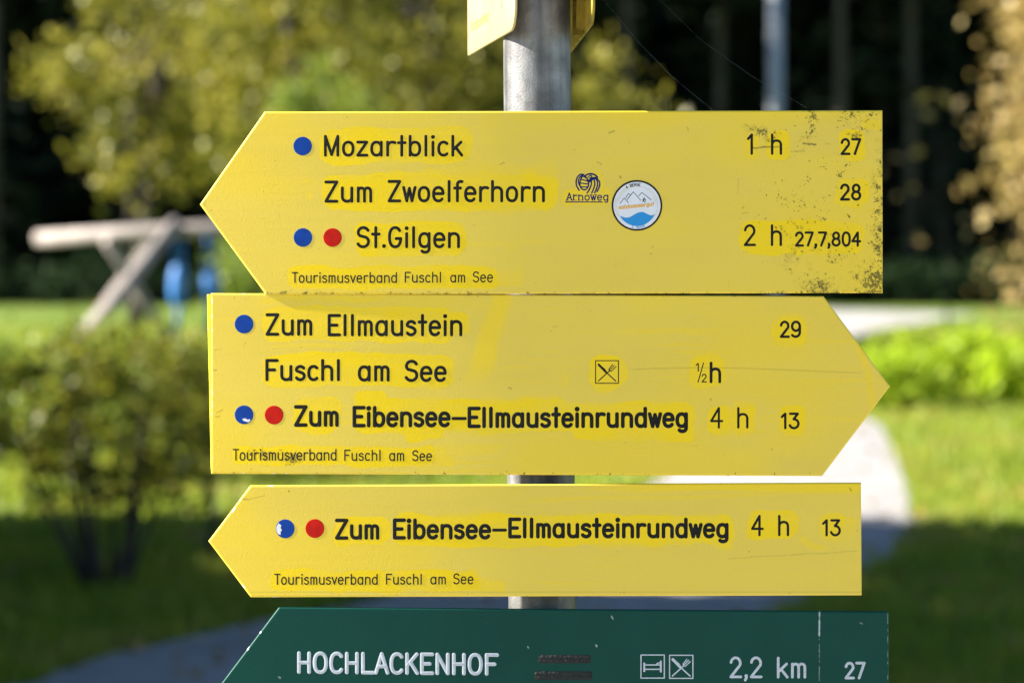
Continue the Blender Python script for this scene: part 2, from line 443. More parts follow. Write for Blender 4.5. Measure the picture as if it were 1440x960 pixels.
# conifers of the dark forest
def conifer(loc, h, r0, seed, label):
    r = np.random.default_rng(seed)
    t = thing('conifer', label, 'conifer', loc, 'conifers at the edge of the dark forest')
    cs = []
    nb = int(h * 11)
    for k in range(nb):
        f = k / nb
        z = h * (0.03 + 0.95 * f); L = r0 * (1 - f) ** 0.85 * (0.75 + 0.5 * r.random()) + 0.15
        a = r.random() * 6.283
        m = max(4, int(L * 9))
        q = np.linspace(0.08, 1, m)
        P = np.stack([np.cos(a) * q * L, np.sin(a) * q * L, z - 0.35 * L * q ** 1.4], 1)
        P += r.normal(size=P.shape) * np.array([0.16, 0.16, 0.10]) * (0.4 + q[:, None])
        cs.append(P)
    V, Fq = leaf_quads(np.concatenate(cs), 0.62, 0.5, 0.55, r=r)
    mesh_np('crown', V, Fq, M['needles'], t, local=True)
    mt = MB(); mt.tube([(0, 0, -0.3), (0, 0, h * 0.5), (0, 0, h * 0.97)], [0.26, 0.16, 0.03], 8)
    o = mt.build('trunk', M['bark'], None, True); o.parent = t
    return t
CL = 'dark conifer standing in the deep shade of the forest edge'
protos = [conifer((-17.5, 75, 0.9), 21, 3.4, 1, CL), conifer((-12.2, 77, 0.9), 24, 3.8, 2, CL), conifer((-7.2, 75.5, 0.9), 19, 3.2, 3, CL)]
cpos = []
for row, (yy, st) in enumerate(((76, 4.6), (82, 5.0), (89, 5.2))):
    x = -20 + row * 1.7
    while x < 25:
        cpos.append((x + random.uniform(-0.9, 0.9), yy + random.uniform(-1.4, 1.4))); x += st
for k, (x, y) in enumerate(cpos):
    if y < 79 and x < -5.5: continue
    copy_tree(protos[k % 3], (x, y, float(hill(np.array(x), np.array(y))) - 0.2), random.uniform(0, 6.28), random.uniform(0.9, 1.2))

# tall spruces with bare lower trunks along the forest edge, and undergrowth at their feet
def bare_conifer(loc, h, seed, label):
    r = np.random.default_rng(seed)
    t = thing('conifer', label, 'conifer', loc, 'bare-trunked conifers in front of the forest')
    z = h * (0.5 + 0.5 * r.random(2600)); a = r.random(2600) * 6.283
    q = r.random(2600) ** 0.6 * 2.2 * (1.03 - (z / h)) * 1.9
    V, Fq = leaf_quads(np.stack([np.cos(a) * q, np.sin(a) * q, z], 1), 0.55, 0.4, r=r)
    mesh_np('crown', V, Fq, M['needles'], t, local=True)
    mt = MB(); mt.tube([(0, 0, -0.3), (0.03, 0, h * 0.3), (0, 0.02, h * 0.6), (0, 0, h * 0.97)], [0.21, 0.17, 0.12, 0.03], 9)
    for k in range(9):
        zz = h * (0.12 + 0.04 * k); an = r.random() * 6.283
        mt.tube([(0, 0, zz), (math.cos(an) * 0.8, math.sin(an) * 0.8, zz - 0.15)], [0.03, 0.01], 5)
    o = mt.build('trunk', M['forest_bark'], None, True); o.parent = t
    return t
BL = 'tall conifer with a bare grey trunk at the dark forest edge'
bp = [bare_conifer((3.4, 71.5, 0.95), 19, 11, BL), bare_conifer((9.6, 70.8, 0.95), 21, 12, BL)]
for k, (x, y) in enumerate(((6.3, 73.0), (11.9, 72.2), (14.9, 71.0), (-15.4, 71.8), (-11.3, 72.4))):
    copy_tree(bp[k % 2], (x, y, float(gz(x, y)) - 0.15), random.uniform(0, 6.28), random.uniform(0.9, 1.15))
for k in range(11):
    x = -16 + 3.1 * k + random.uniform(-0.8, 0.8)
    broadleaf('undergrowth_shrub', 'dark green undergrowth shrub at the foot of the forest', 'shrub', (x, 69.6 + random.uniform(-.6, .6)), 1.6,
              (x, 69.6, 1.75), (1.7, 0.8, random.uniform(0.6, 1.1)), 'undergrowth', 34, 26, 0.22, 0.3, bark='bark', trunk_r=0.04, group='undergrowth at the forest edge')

# sunlit autumn trees on the left
broadleaf('autumn_tree', 'olive and ochre autumn tree behind the wooden swing, leftmost large lit crown', 'tree', (X(190, 47), 47), 9,
          (X(235, 47), 47, 6.4), (2.45, 2.0, 3.1), 'autumn', 125, 60, 0.17, 0.25, group='sunlit autumn trees')
broadleaf('autumn_tree', 'yellowish autumn tree rising above the upper left sign between two other lit crowns', 'tree', (X(420, 44), 44), 9,
          (X(410, 44), 44, 6.2), (2.0, 1.8, 3.0), 'autumn', 115, 60, 0.17, 0.26, group='sunlit autumn trees')
broadleaf('autumn_tree', 'olive autumn tree directly left of the metal post, partly behind the small white sign', 'tree', (X(610, 51.5), 51.5), 13,
          (X(610, 51.5), 51.5, 7.6), (2.3, 1.9, 5.4), 'autumn', 190, 60, 0.17, 0.27, group='sunlit autumn trees')
broadleaf('rounded_shrub', 'pale yellow-green rounded shrub peeking over the top edge of the upper sign', 'shrub', (X(452, 39), 39), 4,
          (X(448, 39), 39, 3.5), (1.0, 0.9, 1.8), 'bright', 60, 45, 0.14, 0.22, trunk_r=0.07)
broadleaf('rounded_shrub', 'bright yellow-green shrub showing right of the blue swing seats beside the arrow tip', 'shrub', (X(355, 33), 33), 3,
          (X(355, 33), 33, 1.5), (0.55, 0.7, 1.0), 'bright', 50, 45, 0.12, 0.18, trunk_r=0.06)
broadleaf('autumn_sapling', 'ochre lit sapling top just right of the metal post above the upper sign', 'tree', (X(855, 46), 46), 6,
          (X(858, 46), 46, 4.2), (0.75, 0.8, 1.9), 'autumn', 40, 50, 0.15, 0.24, trunk_r=0.06)
broadleaf('ochre_tree', 'pale ochre sunlit tree at the right edge in front of the dark forest', 'tree', (X(1500, 36), 36), 8,
          (X(1522, 36), 36, 4.3), (1.12, 1.2, 3.8), 'ochre', 110, 60, 0.15, 0.30, group=None)
broadleaf('light_dot_sapling', 'thin sapling added so its few tan leaves make light dots before the dark forest', 'tree', (X(1335, 52), 52), 6,
          (X(1320, 52), 52, 3.6), (1.0, 0.9, 2.4), 'ochre', 9, 2, 0.26, 0.16, bark='bark', trunk_r=0.03)  # sapling put in for the sunlit dots its few leaves give

# shrubs in the meadow
for k, (px, Y, h, rx) in enumerate(((1252, 32.6, 0.72, 0.62), (1338, 34.4, 1.02, 0.95), (1436, 33.4, 0.82, 0.7), (1530, 35.0, 1.0, 0.8))):
    broadleaf('low_shrub', ['bright green low shrub at the path side, nearest to the arrow tip', 'bright green low shrub, second from the path, on the sunny lawn',
              'bright green low shrub at the right edge of the lawn', 'bright green low shrub beyond the right edge of the lawn'][k], 'shrub', (X(px, Y), Y), h,
              (X(px, Y), Y, h * 0.58), (rx, 0.7, h * 0.40), 'fresh', 70, 26, 0.15, 0.15, trunk_r=0.03, group='low bright shrubs on the lawn', hollow=0.2)
for k, (px, Y, h, rx) in enumerate(((-25, 21.5, 1.25, 0.45), (205, 22.5, 1.25, 0.62), (290, 21.0, 1.15, 0.4), (100, 20.4, 1.3, 0.5))):
    broadleaf('sunlit_shrub', ['yellow-green shrub in the sun at the left edge behind the big bush', 'yellow-green shrub in the sun under the swing, behind the big bush',
              'yellow-green shrub in the sun just left of the second sign', 'yellow-green shrub in the sun hiding the foot of the front swing leg'][k], 'shrub', (X(px, Y), Y), h,
              (X(px, Y), Y, h * 0.62), (rx, 0.5, h * 0.42), 'bright', 50, 40, 0.08, 0.10, trunk_r=0.03, group='shrubs in the sun behind the bush', hollow=0.2)

# the large bush in the shade, many stems
bx, by = X(150, 13.4), 13.4
bt = thing('bush', 'large dark multi-stemmed bush standing on the shaded lawn at the left', 'bush', (bx, by, 0))
cs = []
cc, pts = clumps((bx + 0.02, by + 0.1, 0.96), (0.80, 0.62, 0.56), 140, 30, 0.085, 0.3)
V, Fq = leaf_quads(pts, 0.052)
mesh_np('foliage', V, Fq, M['bush'], bt)
m = MB()
for k in range(15):
    a = 2.4 * k + random.uniform(-.3, .3); sp = 0.18 + 0.5 * ((k * 7) % 15) / 15; hh = random.uniform(0.85, 1.35)
    p0 = Vector((bx + 0.085 * math.cos(a), by + 0.08 * math.sin(a), -0.02))
    p1 = Vector((bx + 0.04 * math.cos(a) + sp * 0.5 * math.cos(a), by + sp * 0.42 * math.sin(a), hh * 0.42))
    p2 = Vector((bx + sp * math.cos(a), by + sp * 0.85 * math.sin(a), hh))
    m.tube([p0, p0.lerp(p1, 0.5) + Vector((random.uniform(-.02, .02), 0, 0)), p1, p1.lerp(p2, 0.5) + Vector((random.uniform(-.05, .05), 0, 0.02)), p2],
           [0.026, 0.017, 0.012, 0.008, 0.003], 7)
m.build('stems', M['bark'], bt, True)
broadleaf('slender_shrub', 'thin dark shrub behind the left tip of the third sign', 'shrub', (X(300, 14.6), 14.6), 1.3,
          (X(288, 14.6), 14.6, 0.95), (0.30, 0.3, 0.42), 'bush', 22, 30, 0.05, 0.09, bark='bark', trunk_r=0.025)

# unseen hedge on the left, placed so its shadow covers the near lawn and path
ht = thing('shade_hedge', 'tall dense hedge, unseen, placed left of the path to shade it', 'hedge', (-6.9, 10.9, 0))
n = 46000
hy = 4.9 + rng.random(n) * 12.6
top = 5.6 + 0.9 * smooth(8.5, 10, hy) - 1.4 * np.exp(-((hy - 17.3) / 0.6) ** 2) + 0.25 * np.sin(hy * 1.9)
hx = -6.9 + rng.normal(0, 0.33, n).clip(-0.8, 0.8)
P = np.stack([hx, hy, rng.random(n) * top], 1)
gap = (P[:, 1] > 13.2) & (P[:, 1] < 14.6) & (P[:, 2] > 3.0 + 0.2 * np.sin(9 * P[:, 1])) & (P[:, 2] < 4.7)      # opening cut so that sun reaches the bush top
P = P[~gap]
V, Fq = leaf_quads(P, 0.23)
mesh_np('foliage', V, Fq, M['hedge'], ht)
m = MB()
for k in range(9):
    y_ = 5.4 + k * 1.4
    m.tube([(-6.9, y_, -0.1), (-6.88, y_ + 0.05, 2.0), (-6.9, y_, 4.4)], [0.09, 0.07, 0.03], 7)
m.build('stems', M['bark'], ht, True)

# unseen tree added above the view, its crown cutting skylight on the near lawn
broadleaf('sky_blocking_tree', 'unseen tree added above the view, its crown blocking skylight over the path', 'tree', (-7.6, 12.5), 12,
          (-1.0, 13.0, 8.2), (6.2, 5.6, 2.6), 'hedge', 420, 46, 0.34, 0.55, bark='bark', trunk_r=0.3, hollow=0.1)

# grass
n = 150000
gyy = 8.5 + (rng.random(n) ** 1.5) * 48
hw = 0.225 * gyy + 0.8
gxx = (rng.random(n) * 2 - 1) * hw
ok = ~on_path(gxx, gyy, -0.02 + 0.0)
gxx, gyy = gxx[ok], gyy[ok]
n = len(gxx)
hgt = (0.05 + 0.07 * rng.random(n)) * (0.7 + 0.9 * fbm(gxx, gyy, 1.5, 31, 2))
wd = 0.006 + 0.0006 * gyy
ang = rng.random(n) * 6.283
lean = rng.normal(0, 0.045, (n, 2))
b = np.stack([gxx, gyy, gz(gxx, gyy) - 0.005], 1)
dx = np.stack([np.cos(ang) * wd, np.sin(ang) * wd, np.zeros(n)], 1)
tp = b + np.stack([lean[:, 0], lean[:, 1], hgt], 1)
V = np.stack([b - dx, b + dx, tp], 1).reshape(-1, 3)
prop(mesh_np('grass', V, np.arange(3 * n).reshape(n, 3), M['grass']), 'short green lawn grass on both sides of the path', 'grass', kind='stuff')
n = 1400
fy = 10 + rng.random(n) * 30; fx = (rng.random(n) * 2 - 1) * (0.22 * fy + 0.5)
P = np.stack([fx, fy, gz(fx, fy) + 0.05 + 0.03 * rng.random(n)], 1)
V, Fq = leaf_quads(P, 0.075, 0.8)
prop(mesh_np('fallen_leaves', V, Fq, M['fallen']), 'scattered tan fallen leaves on the lawn', 'leaves', kind='stuff')

# ------------------------------------------------------------------ swing frame
Y = 24.0
st = thing('playground_swing', 'weathered timber playground swing frame behind the bush', 'swing', (X(240, Y), Y, 0))
def W(px, py, Y): return (X(px, Y), Y, Z(py, Y))
m = MB(); m.tube([W(52, 336, 24.4), W(200, 327, 24.1), W(520, 312, 23.5)], [0.074, 0.078, 0.074], 14); m.build('beam', M['timber'], st, True)
def leg(p0, p1, r=0.07):
    m = MB(); m.tube([p0, p1], [r, r * 1.05], 12); m.build('leg', M['timber'], st, True)
def drop(p0, px, py, Y):     # continue a leg through a seen point down to the ground
    a = Vector(p0); b_ = Vector(W(px, py, Y)); d = b_ - a
    return tuple(a + d * ((a.z + 0.05) / -d.z))
a0 = W(248, 312, 23.9); leg(a0, drop(a0, 120, 475, 23.1), 0.066)
a1 = W(228, 322, 24.2); leg(a1, drop(a1, 150, 425, 25.0), 0.055)
a2 = W(150, 338, 24.1); leg(a2, drop(a2, 217, 447, 25.0), 0.055)
a3 = W(505, 313, 23.5); leg(a3, drop(a3, 400, 460, 22.7), 0.066)
a4 = W(500, 316, 23.6); leg(a4, drop(a4, 590, 450, 24.6), 0.066)
for k, px in enumerate((251, 296)):
    sw = thing('swing_seat', ['blue hanging swing seat, left of the two under the timber beam', 'blue hanging swing seat, right of the two, nearer the arrow tip'][k],
               'swing seat', (X(px, 24.1), 24.1, Z(400, 24.1)), 'blue swing seats')
    m = MB()
    xs_, ys_, zs_ = X(px, 24.1), 24.1, Z(398, 24.1)
    prof = [(-0.24, 0.015), (-0.20, 0.075), (-0.08, 0.095), (0.06, 0.09), (0.16, 0.06), (0.20, 0.03)]
    m.tube([(xs_, ys_, zs_ + a) for a, _ in prof], [r_ for _, r_ in prof], 12)
    m.build('seat', M['swing_blue'], sw, True)
    for s in (-1, 1):
        m = MB(); m.tube([(xs_ + s * 0.05, ys_, zs_ + 0.14), (xs_ + s * 0.03, ys_, Z(322, 24.1))], 0.018, 6); m.build('strap', M['swing_blue'], sw, True)
    m = MB(); m.tube([(xs_, ys_, zs_ - 0.2), (xs_ - 0.02, ys_, zs_ - 0.5)], [0.03, 0.02], 6); m.build('tail_rope', M['swing_blue'], sw, True)

# far grey post
Y = 52.0
lt = thing('grey_pole', 'plain grey pole standing in front of the dark forest', 'pole', (X(1091, Y), Y, float(gz(0, Y))))
m = MB(); m.tube([(X(1091, Y), Y, float(gz(0, Y)) - 0.2), W(1091, -60, Y)], 0.15, 16); m.build('shaft', M['zinc_plain'], lt, True)
m = MB(); m.tube([W(1091, -60, Y), (X(1091, Y), Y, Z(-61, Y) + 0.03)], [0.153, 0.10], 16); m.build('cap', M['zinc_plain'], lt, True)

# ------------------------------------------------------------------ sign post
PY = YS + 0.058
PR_ = 0.0308
pt = thing('sign_post', 'round galvanised steel post carrying the arrow signs', 'post', (X(790, PY), PY, 0))
def pole_x(py): return X(755.5 + (py - 110) * 0.0094, PY)
m = MB()
zs = np.linspace(-0.3, 2.34, 40)
m.tube([(pole_x(HZ - (z - CAMZ) * F / PY), PY, z) for z in zs], PR_, 64)
m.build('tube', M['zinc'], pt, True)
zt = 2.34; xt = pole_x(HZ - (zt - CAMZ) * F / PY)
m = MB(); m.tube([(xt, PY, zt - 0.01), (xt, PY, zt + 0.008), (xt, PY, zt + 0.016)], [PR_ + 0.002, PR_ + 0.002, 0.02], 32); m.build('cap', M['black'], pt, True)

# ------------------------------------------------------------------ monoline engraving alphabet (unit = cap height)
def arc(cx, cy, rx, ry, a0, a1, n=20, e=2.3):
    out = []
    for k in range(n + 1):
        a = math.radians(a0 + (a1 - a0) * k / n)
        c, s = math.cos(a), math.sin(a)
        out.append((cx + rx * math.copysign(abs(c) ** (2 / e), c), cy + ry * math.copysign(abs(s) ** (2 / e), s)))
    return out
XH = 0.69
def bowl(cx=0.26, w_=0.26): return arc(cx, XH / 2, w_, XH / 2, 0, 360, 32)
def arch(x0, x1, y0=0.0): return [(x0, 0.42)] + arc((x0 + x1) / 2, XH - 0.25, (x1 - x0) / 2, 0.25, 170, 0, 14) + [(x1, y0)]
DOT = 'dot'
G = {   # glyph: (width, left bearing, right bearing, strokes)
 'a': (.52, .13, .17, [bowl(), [(.52, XH), (.52, 0)]]),
 'b': (.52, .17, .13, [[(0, 1), (0, 0)], bowl()]),
 'c': (.48, .13, .11, [arc(.26, XH / 2, .26, XH / 2, 48, 312, 26)]),
 'd': (.52, .13, .17, [bowl(), [(.52, 1), (.52, 0)]]),
 'e': (.52, .13, .12, [[(.02, .37), (.51, .37)] , arc(.26, XH / 2, .26, XH / 2, 5, 318, 30)]),
 'f': (.36, .10, .10, [[(.15, 0), (.15, .80)] + arc(.33, .82, .18, .18, 180, 70, 8), [(0, .66), (.32, .66)]]),
 'g': (.52, .13, .17, [bowl(), [(.52, XH), (.52, -.08)] + arc(.30, -.08, .22, .20, 0, -140, 14)]),
 'h': (.50, .17, .16, [[(0, 1), (0, 0)], arch(0, .50)]),
 'i': (.0, .18, .18, [[(0, XH), (0, 0)], [(0, .965), DOT]]),
 'k': (.48, .17, .10, [[(0, 1), (0, 0)], [(.44, XH), (0, .27)], [(.15, .42), (.48, 0)]]),
 'l': (.0, .20, .20, [[(0, 1), (0, 0)]]),
 'm': (.66, .17, .16, [[(0, XH), (0, 0)], [(0, .45)] + arc(.165, XH - .2, .165, .2, 170, 0, 12) + [(.33, 0)], [(.33, .45)] + arc(.495, XH - .2, .165, .2, 170, 0, 12) + [(.66, 0)]]),
 'n': (.50, .17, .16, [[(0, XH), (0, 0)], arch(0, .50)]),
 'o': (.52, .13, .13, [bowl()]),
 'r': (.38, .17, .10, [[(0, XH), (0, 0)], [(0, .40)] + arc(.26, XH - .28, .26, .28, 170, 62, 10)]),
 's': (.44, .12, .12, [arc(.225, .515, .215, .175, 30, 190, 14, 2.0) + [(.03, .46)] + arc(.225, .345, .2, .02, 180, 180, 1) [:0] + arc(.215, .19, .225, .19, 70, -150, 18, 2.0)]),
 't': (.36, .10, .10, [[(.18, 1), (.18, 0)], [(0, .66), (.36, .66)]]),
 'u': (.50, .17, .17, [[(0, XH)] + arc(.25, .25, .25, .25, 180, 350, 14) + [(.50, .27)], [(.50, XH), (.50, 0)]]),
 'v': (.50, .09, .09, [[(0, XH), (.25, 0), (.50, XH)]]),
 'w': (.62, .09, .09, [[(0, XH), (.17, 0), (.31, XH - .04), (.45, 0), (.62, XH)]]),
 'z': (.50, .12, .12, [[(0, XH), (.49, XH), (0, 0), (.50, 0)]]),
 'A': (.62, .07, .07, [[(0, 0), (.31, 1), (.62, 0)], [(.11, .34), (.51, .34)]]),
 'B': (.54, .16, .12, [[(0, 0), (0, 1), (.3, 1)] + arc(.3, .76, .22, .24, 90, -90, 12) + [(0, .52)], [(.3, .52)] + arc(.3, .26, .24, .26, 90, -90, 12) + [(0, 0)]]),
 'C': (.58, .13, .10, [arc(.31, .5, .31, .5, 42, 318, 28)]),
 'E': (.56, .17, .10, [[(.56, 1), (0, 1), (0, 0), (.56, 0)], [(0, .5), (.42, .5)]]),
 'F': (.56, .17, .08, [[(.56, 1), (0, 1), (0, 0)], [(0, .51), (.42, .51)]]),
 'G': (.62, .13, .14, [arc(.31, .5, .31, .5, 40, 360, 30) [:-1] + [(.62, .43), (.36, .43)]]),
 'H': (.54, .16, .16, [[(0, 0), (0, 1)], [(.54, 0), (.54, 1)], [(0, .5), (.54, .5)]]),
 'K': (.54, .16, .08, [[(0, 0), (0, 1)], [(.52, 1), (0, .40)], [(.17, .58), (.54, 0)]]),
 'L': (.54, .16, .08, [[(0, 1), (0, 0), (.54, 0)]]),
 'M': (.67, .17, .17, [[(0, 0), (0, 1), (.335, .03), (.67, 1), (.67, 0)]]),
 'N': (.56, .16, .16, [[(0, 0), (0, 1), (.56, 0), (.56, 1)]]),
 'O': (.62, .13, .13, [arc(.31, .5, .31, .5, 0, 360, 36)]),
 'R': (.54, .16, .1, [[(0, 0), (0, 1), (.3, 1)] + arc(.3, .75, .22, .25, 90, -90, 12) + [(0, .5)], [(.28, .5), (.54, 0)]]),
 'S': (.58, .12, .12, [arc(.30, .745, .28, .255, 25, 200, 18, 2.0) + [(.10, .58)] + arc(.28, .27, .30, .27, 55, -155, 20, 2.0)]),
 'T': (.56, .08, .08, [[(0, 1), (.56, 1)], [(.28, 1), (.28, 0)]]),
 'Z': (.58, .12, .12, [[(0, 1), (.58, 1), (0, 0), (.58, 0)]]),
 '0': (.54, .13, .13, [arc(.27, .5, .27, .5, 0, 360, 36)]),
 '1': (.22, .14, .16, [[(0, .78), (.21, 1), (.21, 0)]]),
 '2': (.54, .12, .12, [arc(.26, .72, .25, .28, 172, -25, 18, 2.0) + [(0, 0), (.54, 0)]]),
 '3': (.54, .12, .12, [[(.02, 1), (.50, 1), (.24, .62)] + arc(.26, .31, .28, .31, 80, -160, 22, 2.0)]),
 '4': (.60, .08, .08, [[(.42, 0), (.42, 1), (0, .33), (.60, .33)]]),
 '7': (.54, .10, .08, [[(0, 1), (.54, 1), (.17, 0)]]),
 '8': (.54, .12, .12, [arc(.27, .755, .22, .245, 0, 360, 26, 2.0), arc(.27, .265, .27, .265, 0, 360, 28, 2.0)]),
 '9': (.54, .12, .12, [arc(.27, .70, .27, .30, 0, 360, 28, 2.0), [(.54, .70)] + arc(.24, .30, .30, .30, 0, -140, 16, 2.0)]),
 '.': (.06, .14, .14, [[(.03, .04), DOT]]),
 ',': (.08, .12, .12, [[(.05, .05), DOT], [(.07, .04), (.05, -.08), (.0, -.17)]]),
 '-': (.72, .02, .02, [[(0, .42), (.72, .42)]]),
}

class Strokes:
    """round-ended raised strokes on a plane: pixel coordinates in, domed ribbons out"""
    def __init__(s, plane, height=0.00006):
        s.plane, s.h = plane, height; s.V = []; s.F = []; s.n = 0; s.k = 0
    def _emit(s, pts, f):
        s.V.extend(s.plane(x, y, h) for x, y, h in pts)
        s.F.extend(tuple(i + s.n for i in q) for q in f); s.n += len(pts)
    def disc(s, cx, cy, r, seg=28, hs=None):
        h = s.h if hs is None else hs
        s.k += 1; j = (s.k % 7) * 2e-6
        pts = [(cx, cy, h + j)]
        for rr, hh in ((r * 0.90, h + j), (r * 0.96, h * 0.98 + j), (r, -2e-5)):
            for k in range(seg):
                a = 2 * math.pi * k / seg; pts.append((cx + rr * math.cos(a), cy + rr * math.sin(a), hh))
        f = [(0, 1 + (k + 1) % seg, 1 + k) for k in range(seg)]
        f += [(1 + q * seg + k, 1 + q * seg + (k + 1) % seg, 1 + (q + 1) * seg + (k + 1) % seg, 1 + (q + 1) * seg + k) for q in range(2) for k in range(seg)]
        s._emit(pts, f)
    def line(s, P, hw):
        P = [P[0]] + [P[k] for k in range(1, len(P)) if abs(P[k][0] - P[k - 1][0]) + abs(P[k][1] - P[k - 1][1]) > 1e-4]
        run = [P[0]]
        for k in range(1, len(P)):
            run.append(P[k])
            if k < len(P) - 1:
                a = math.atan2(P[k][1] - P[k - 1][1], P[k][0] - P[k - 1][0]); b = math.atan2(P[k + 1][1] - P[k][1], P[k + 1][0] - P[k][0])
                if abs((b - a + math.pi) % (2 * math.pi) - math.pi) > 0.75:
                    s._run(run, hw); run = [P[k]]
        s._run(run, hw)
    def _run(s, P, hw):
        if len(P) < 2: return
        s.k += 1; j = (s.k % 7) * 2e-6
        prof = ((-1, -2e-5), (-.86, s.h * .98 + j), (0, s.h + j), (.86, s.h * .98 + j), (1, -2e-5))
        closed = abs(P[0][0] - P[-1][0]) + abs(P[0][1] - P[-1][1]) < 1e-3
        pts, f = [], []
        N = len(P)
        for k in range(N):
            if closed:
                a = P[(k - 1) % (N - 1)] if k == 0 else P[k - 1]; b = P[1] if k == N - 1 else P[k + 1]
            else:
                a, b = P[max(k - 1, 0)], P[min(k + 1, N - 1)]
            dx, dy = b[0] - a[0], b[1] - a[1]; l = math.hypot(dx, dy) or 1
            nx, ny = -dy / l, dx / l
            for o, h in prof: pts.append((P[k][0] + nx * o * hw, P[k][1] + ny * o * hw, h))
        for k in range(N - 1):
            for c in range(4): f.append((5 * k + c, 5 * k + c + 1, 5 * k + c + 6, 5 * k + c + 5))
        s._emit(pts, [q[::-1] for q in f])
        if not closed:
            for (p, q) in ((P[0], P[1]), (P[-1], P[-2])):
                a0 = math.atan2(p[1] - q[1], p[0] - q[0]); seg = 10
                pts = [(p[0], p[1], s.h + j)]
                for rr, hh in ((.86, s.h * .98 + j), (1, -2e-5)):
                    for k in range(seg + 1):
                        a = a0 - math.pi / 2 + math.pi * k / seg
                        pts.append((p[0] + hw * rr * math.cos(a), p[1] + hw * rr * math.sin(a), hh))
                f = [(0, 2 + k, 1 + k) for k in range(seg)]
                f += [(1 + k, 2 + k, 2 + seg + 1 + k, 1 + seg + 1 + k) for k in range(seg)]
                s._emit(pts, f)
    def word(s, txt, x0, x1, top, bottom, sw, slope=0.0, fit=True):
        """outer extents in pixels; letters keep their shape, the spacing is stretched to fit"""
        hw = sw / 2; x0 += hw; x1 -= hw; top += hw; bottom -= hw
        H = bottom - top
        adv = 0; items = []
        for k, ch in enumerate(txt):
            w_, lb, rb, st_ = G[ch]
            if k: adv += lb
            items.append([ch, adv]); adv += w_
            if k < len(txt) - 1: adv += rb
        nat = adv * H; room = x1 - x0
        n = len(txt)
        wsc = 1.0
        gap = 0.0
        if n > 1 and fit:
            sumw = sum(G[c][0] for c in txt) * H; sumg = nat - sumw
            wsc = min(1.12, max(0.85, (room / nat)))
            gap = (room - sumw * wsc) / max(1e-6, sumg)
        elif fit and G[txt][0] > 0.1:
            wsc = min(1.25, max(0.75, room / nat))
        x = x0
        for k, ch in enumerate(txt):
            w_, lb, rb, st_ = G[ch]
            if k: x += lb * H * gap
            for P in st_:
                if P[1] == DOT:
                    q = P[0]; s.disc(x + q[0] * H * wsc, bottom - q[1] * H + slope * (x - x0), hw * 1.28, 18)
                else:
                    s.line([(x + a * H * wsc, bottom - b_ * H + slope * (x + a * H - x0)) for a, b_ in P], hw)
            x += w_ * H * wsc
            if k < n - 1: x += rb * H * gap
    def build(s, name, mat, parent):
        return mesh_np(name, s.V, s.F, mat, parent, True)

BOW = 0.115                              # bend given to the plates so their left ends catch more sun
def bow(px): return BOW * ((np.asarray(px) - 757.0) / F * YS) ** 2
def sign_plane(Y):
    def f(px, py, h):
        b = float(bow(px))
        return (X(px, YS + b), Y - h + b, Z(py, YS + b))
    return f

# ------------------------------------------------------------------ sign plates
def poly_at(P, t):
    P = np.array(P, float); q = np.linspace(0, 1, len(P))
    return np.stack([np.interp(t, q, P[:, 0]), np.interp(t, q, P[:, 1])], -1)

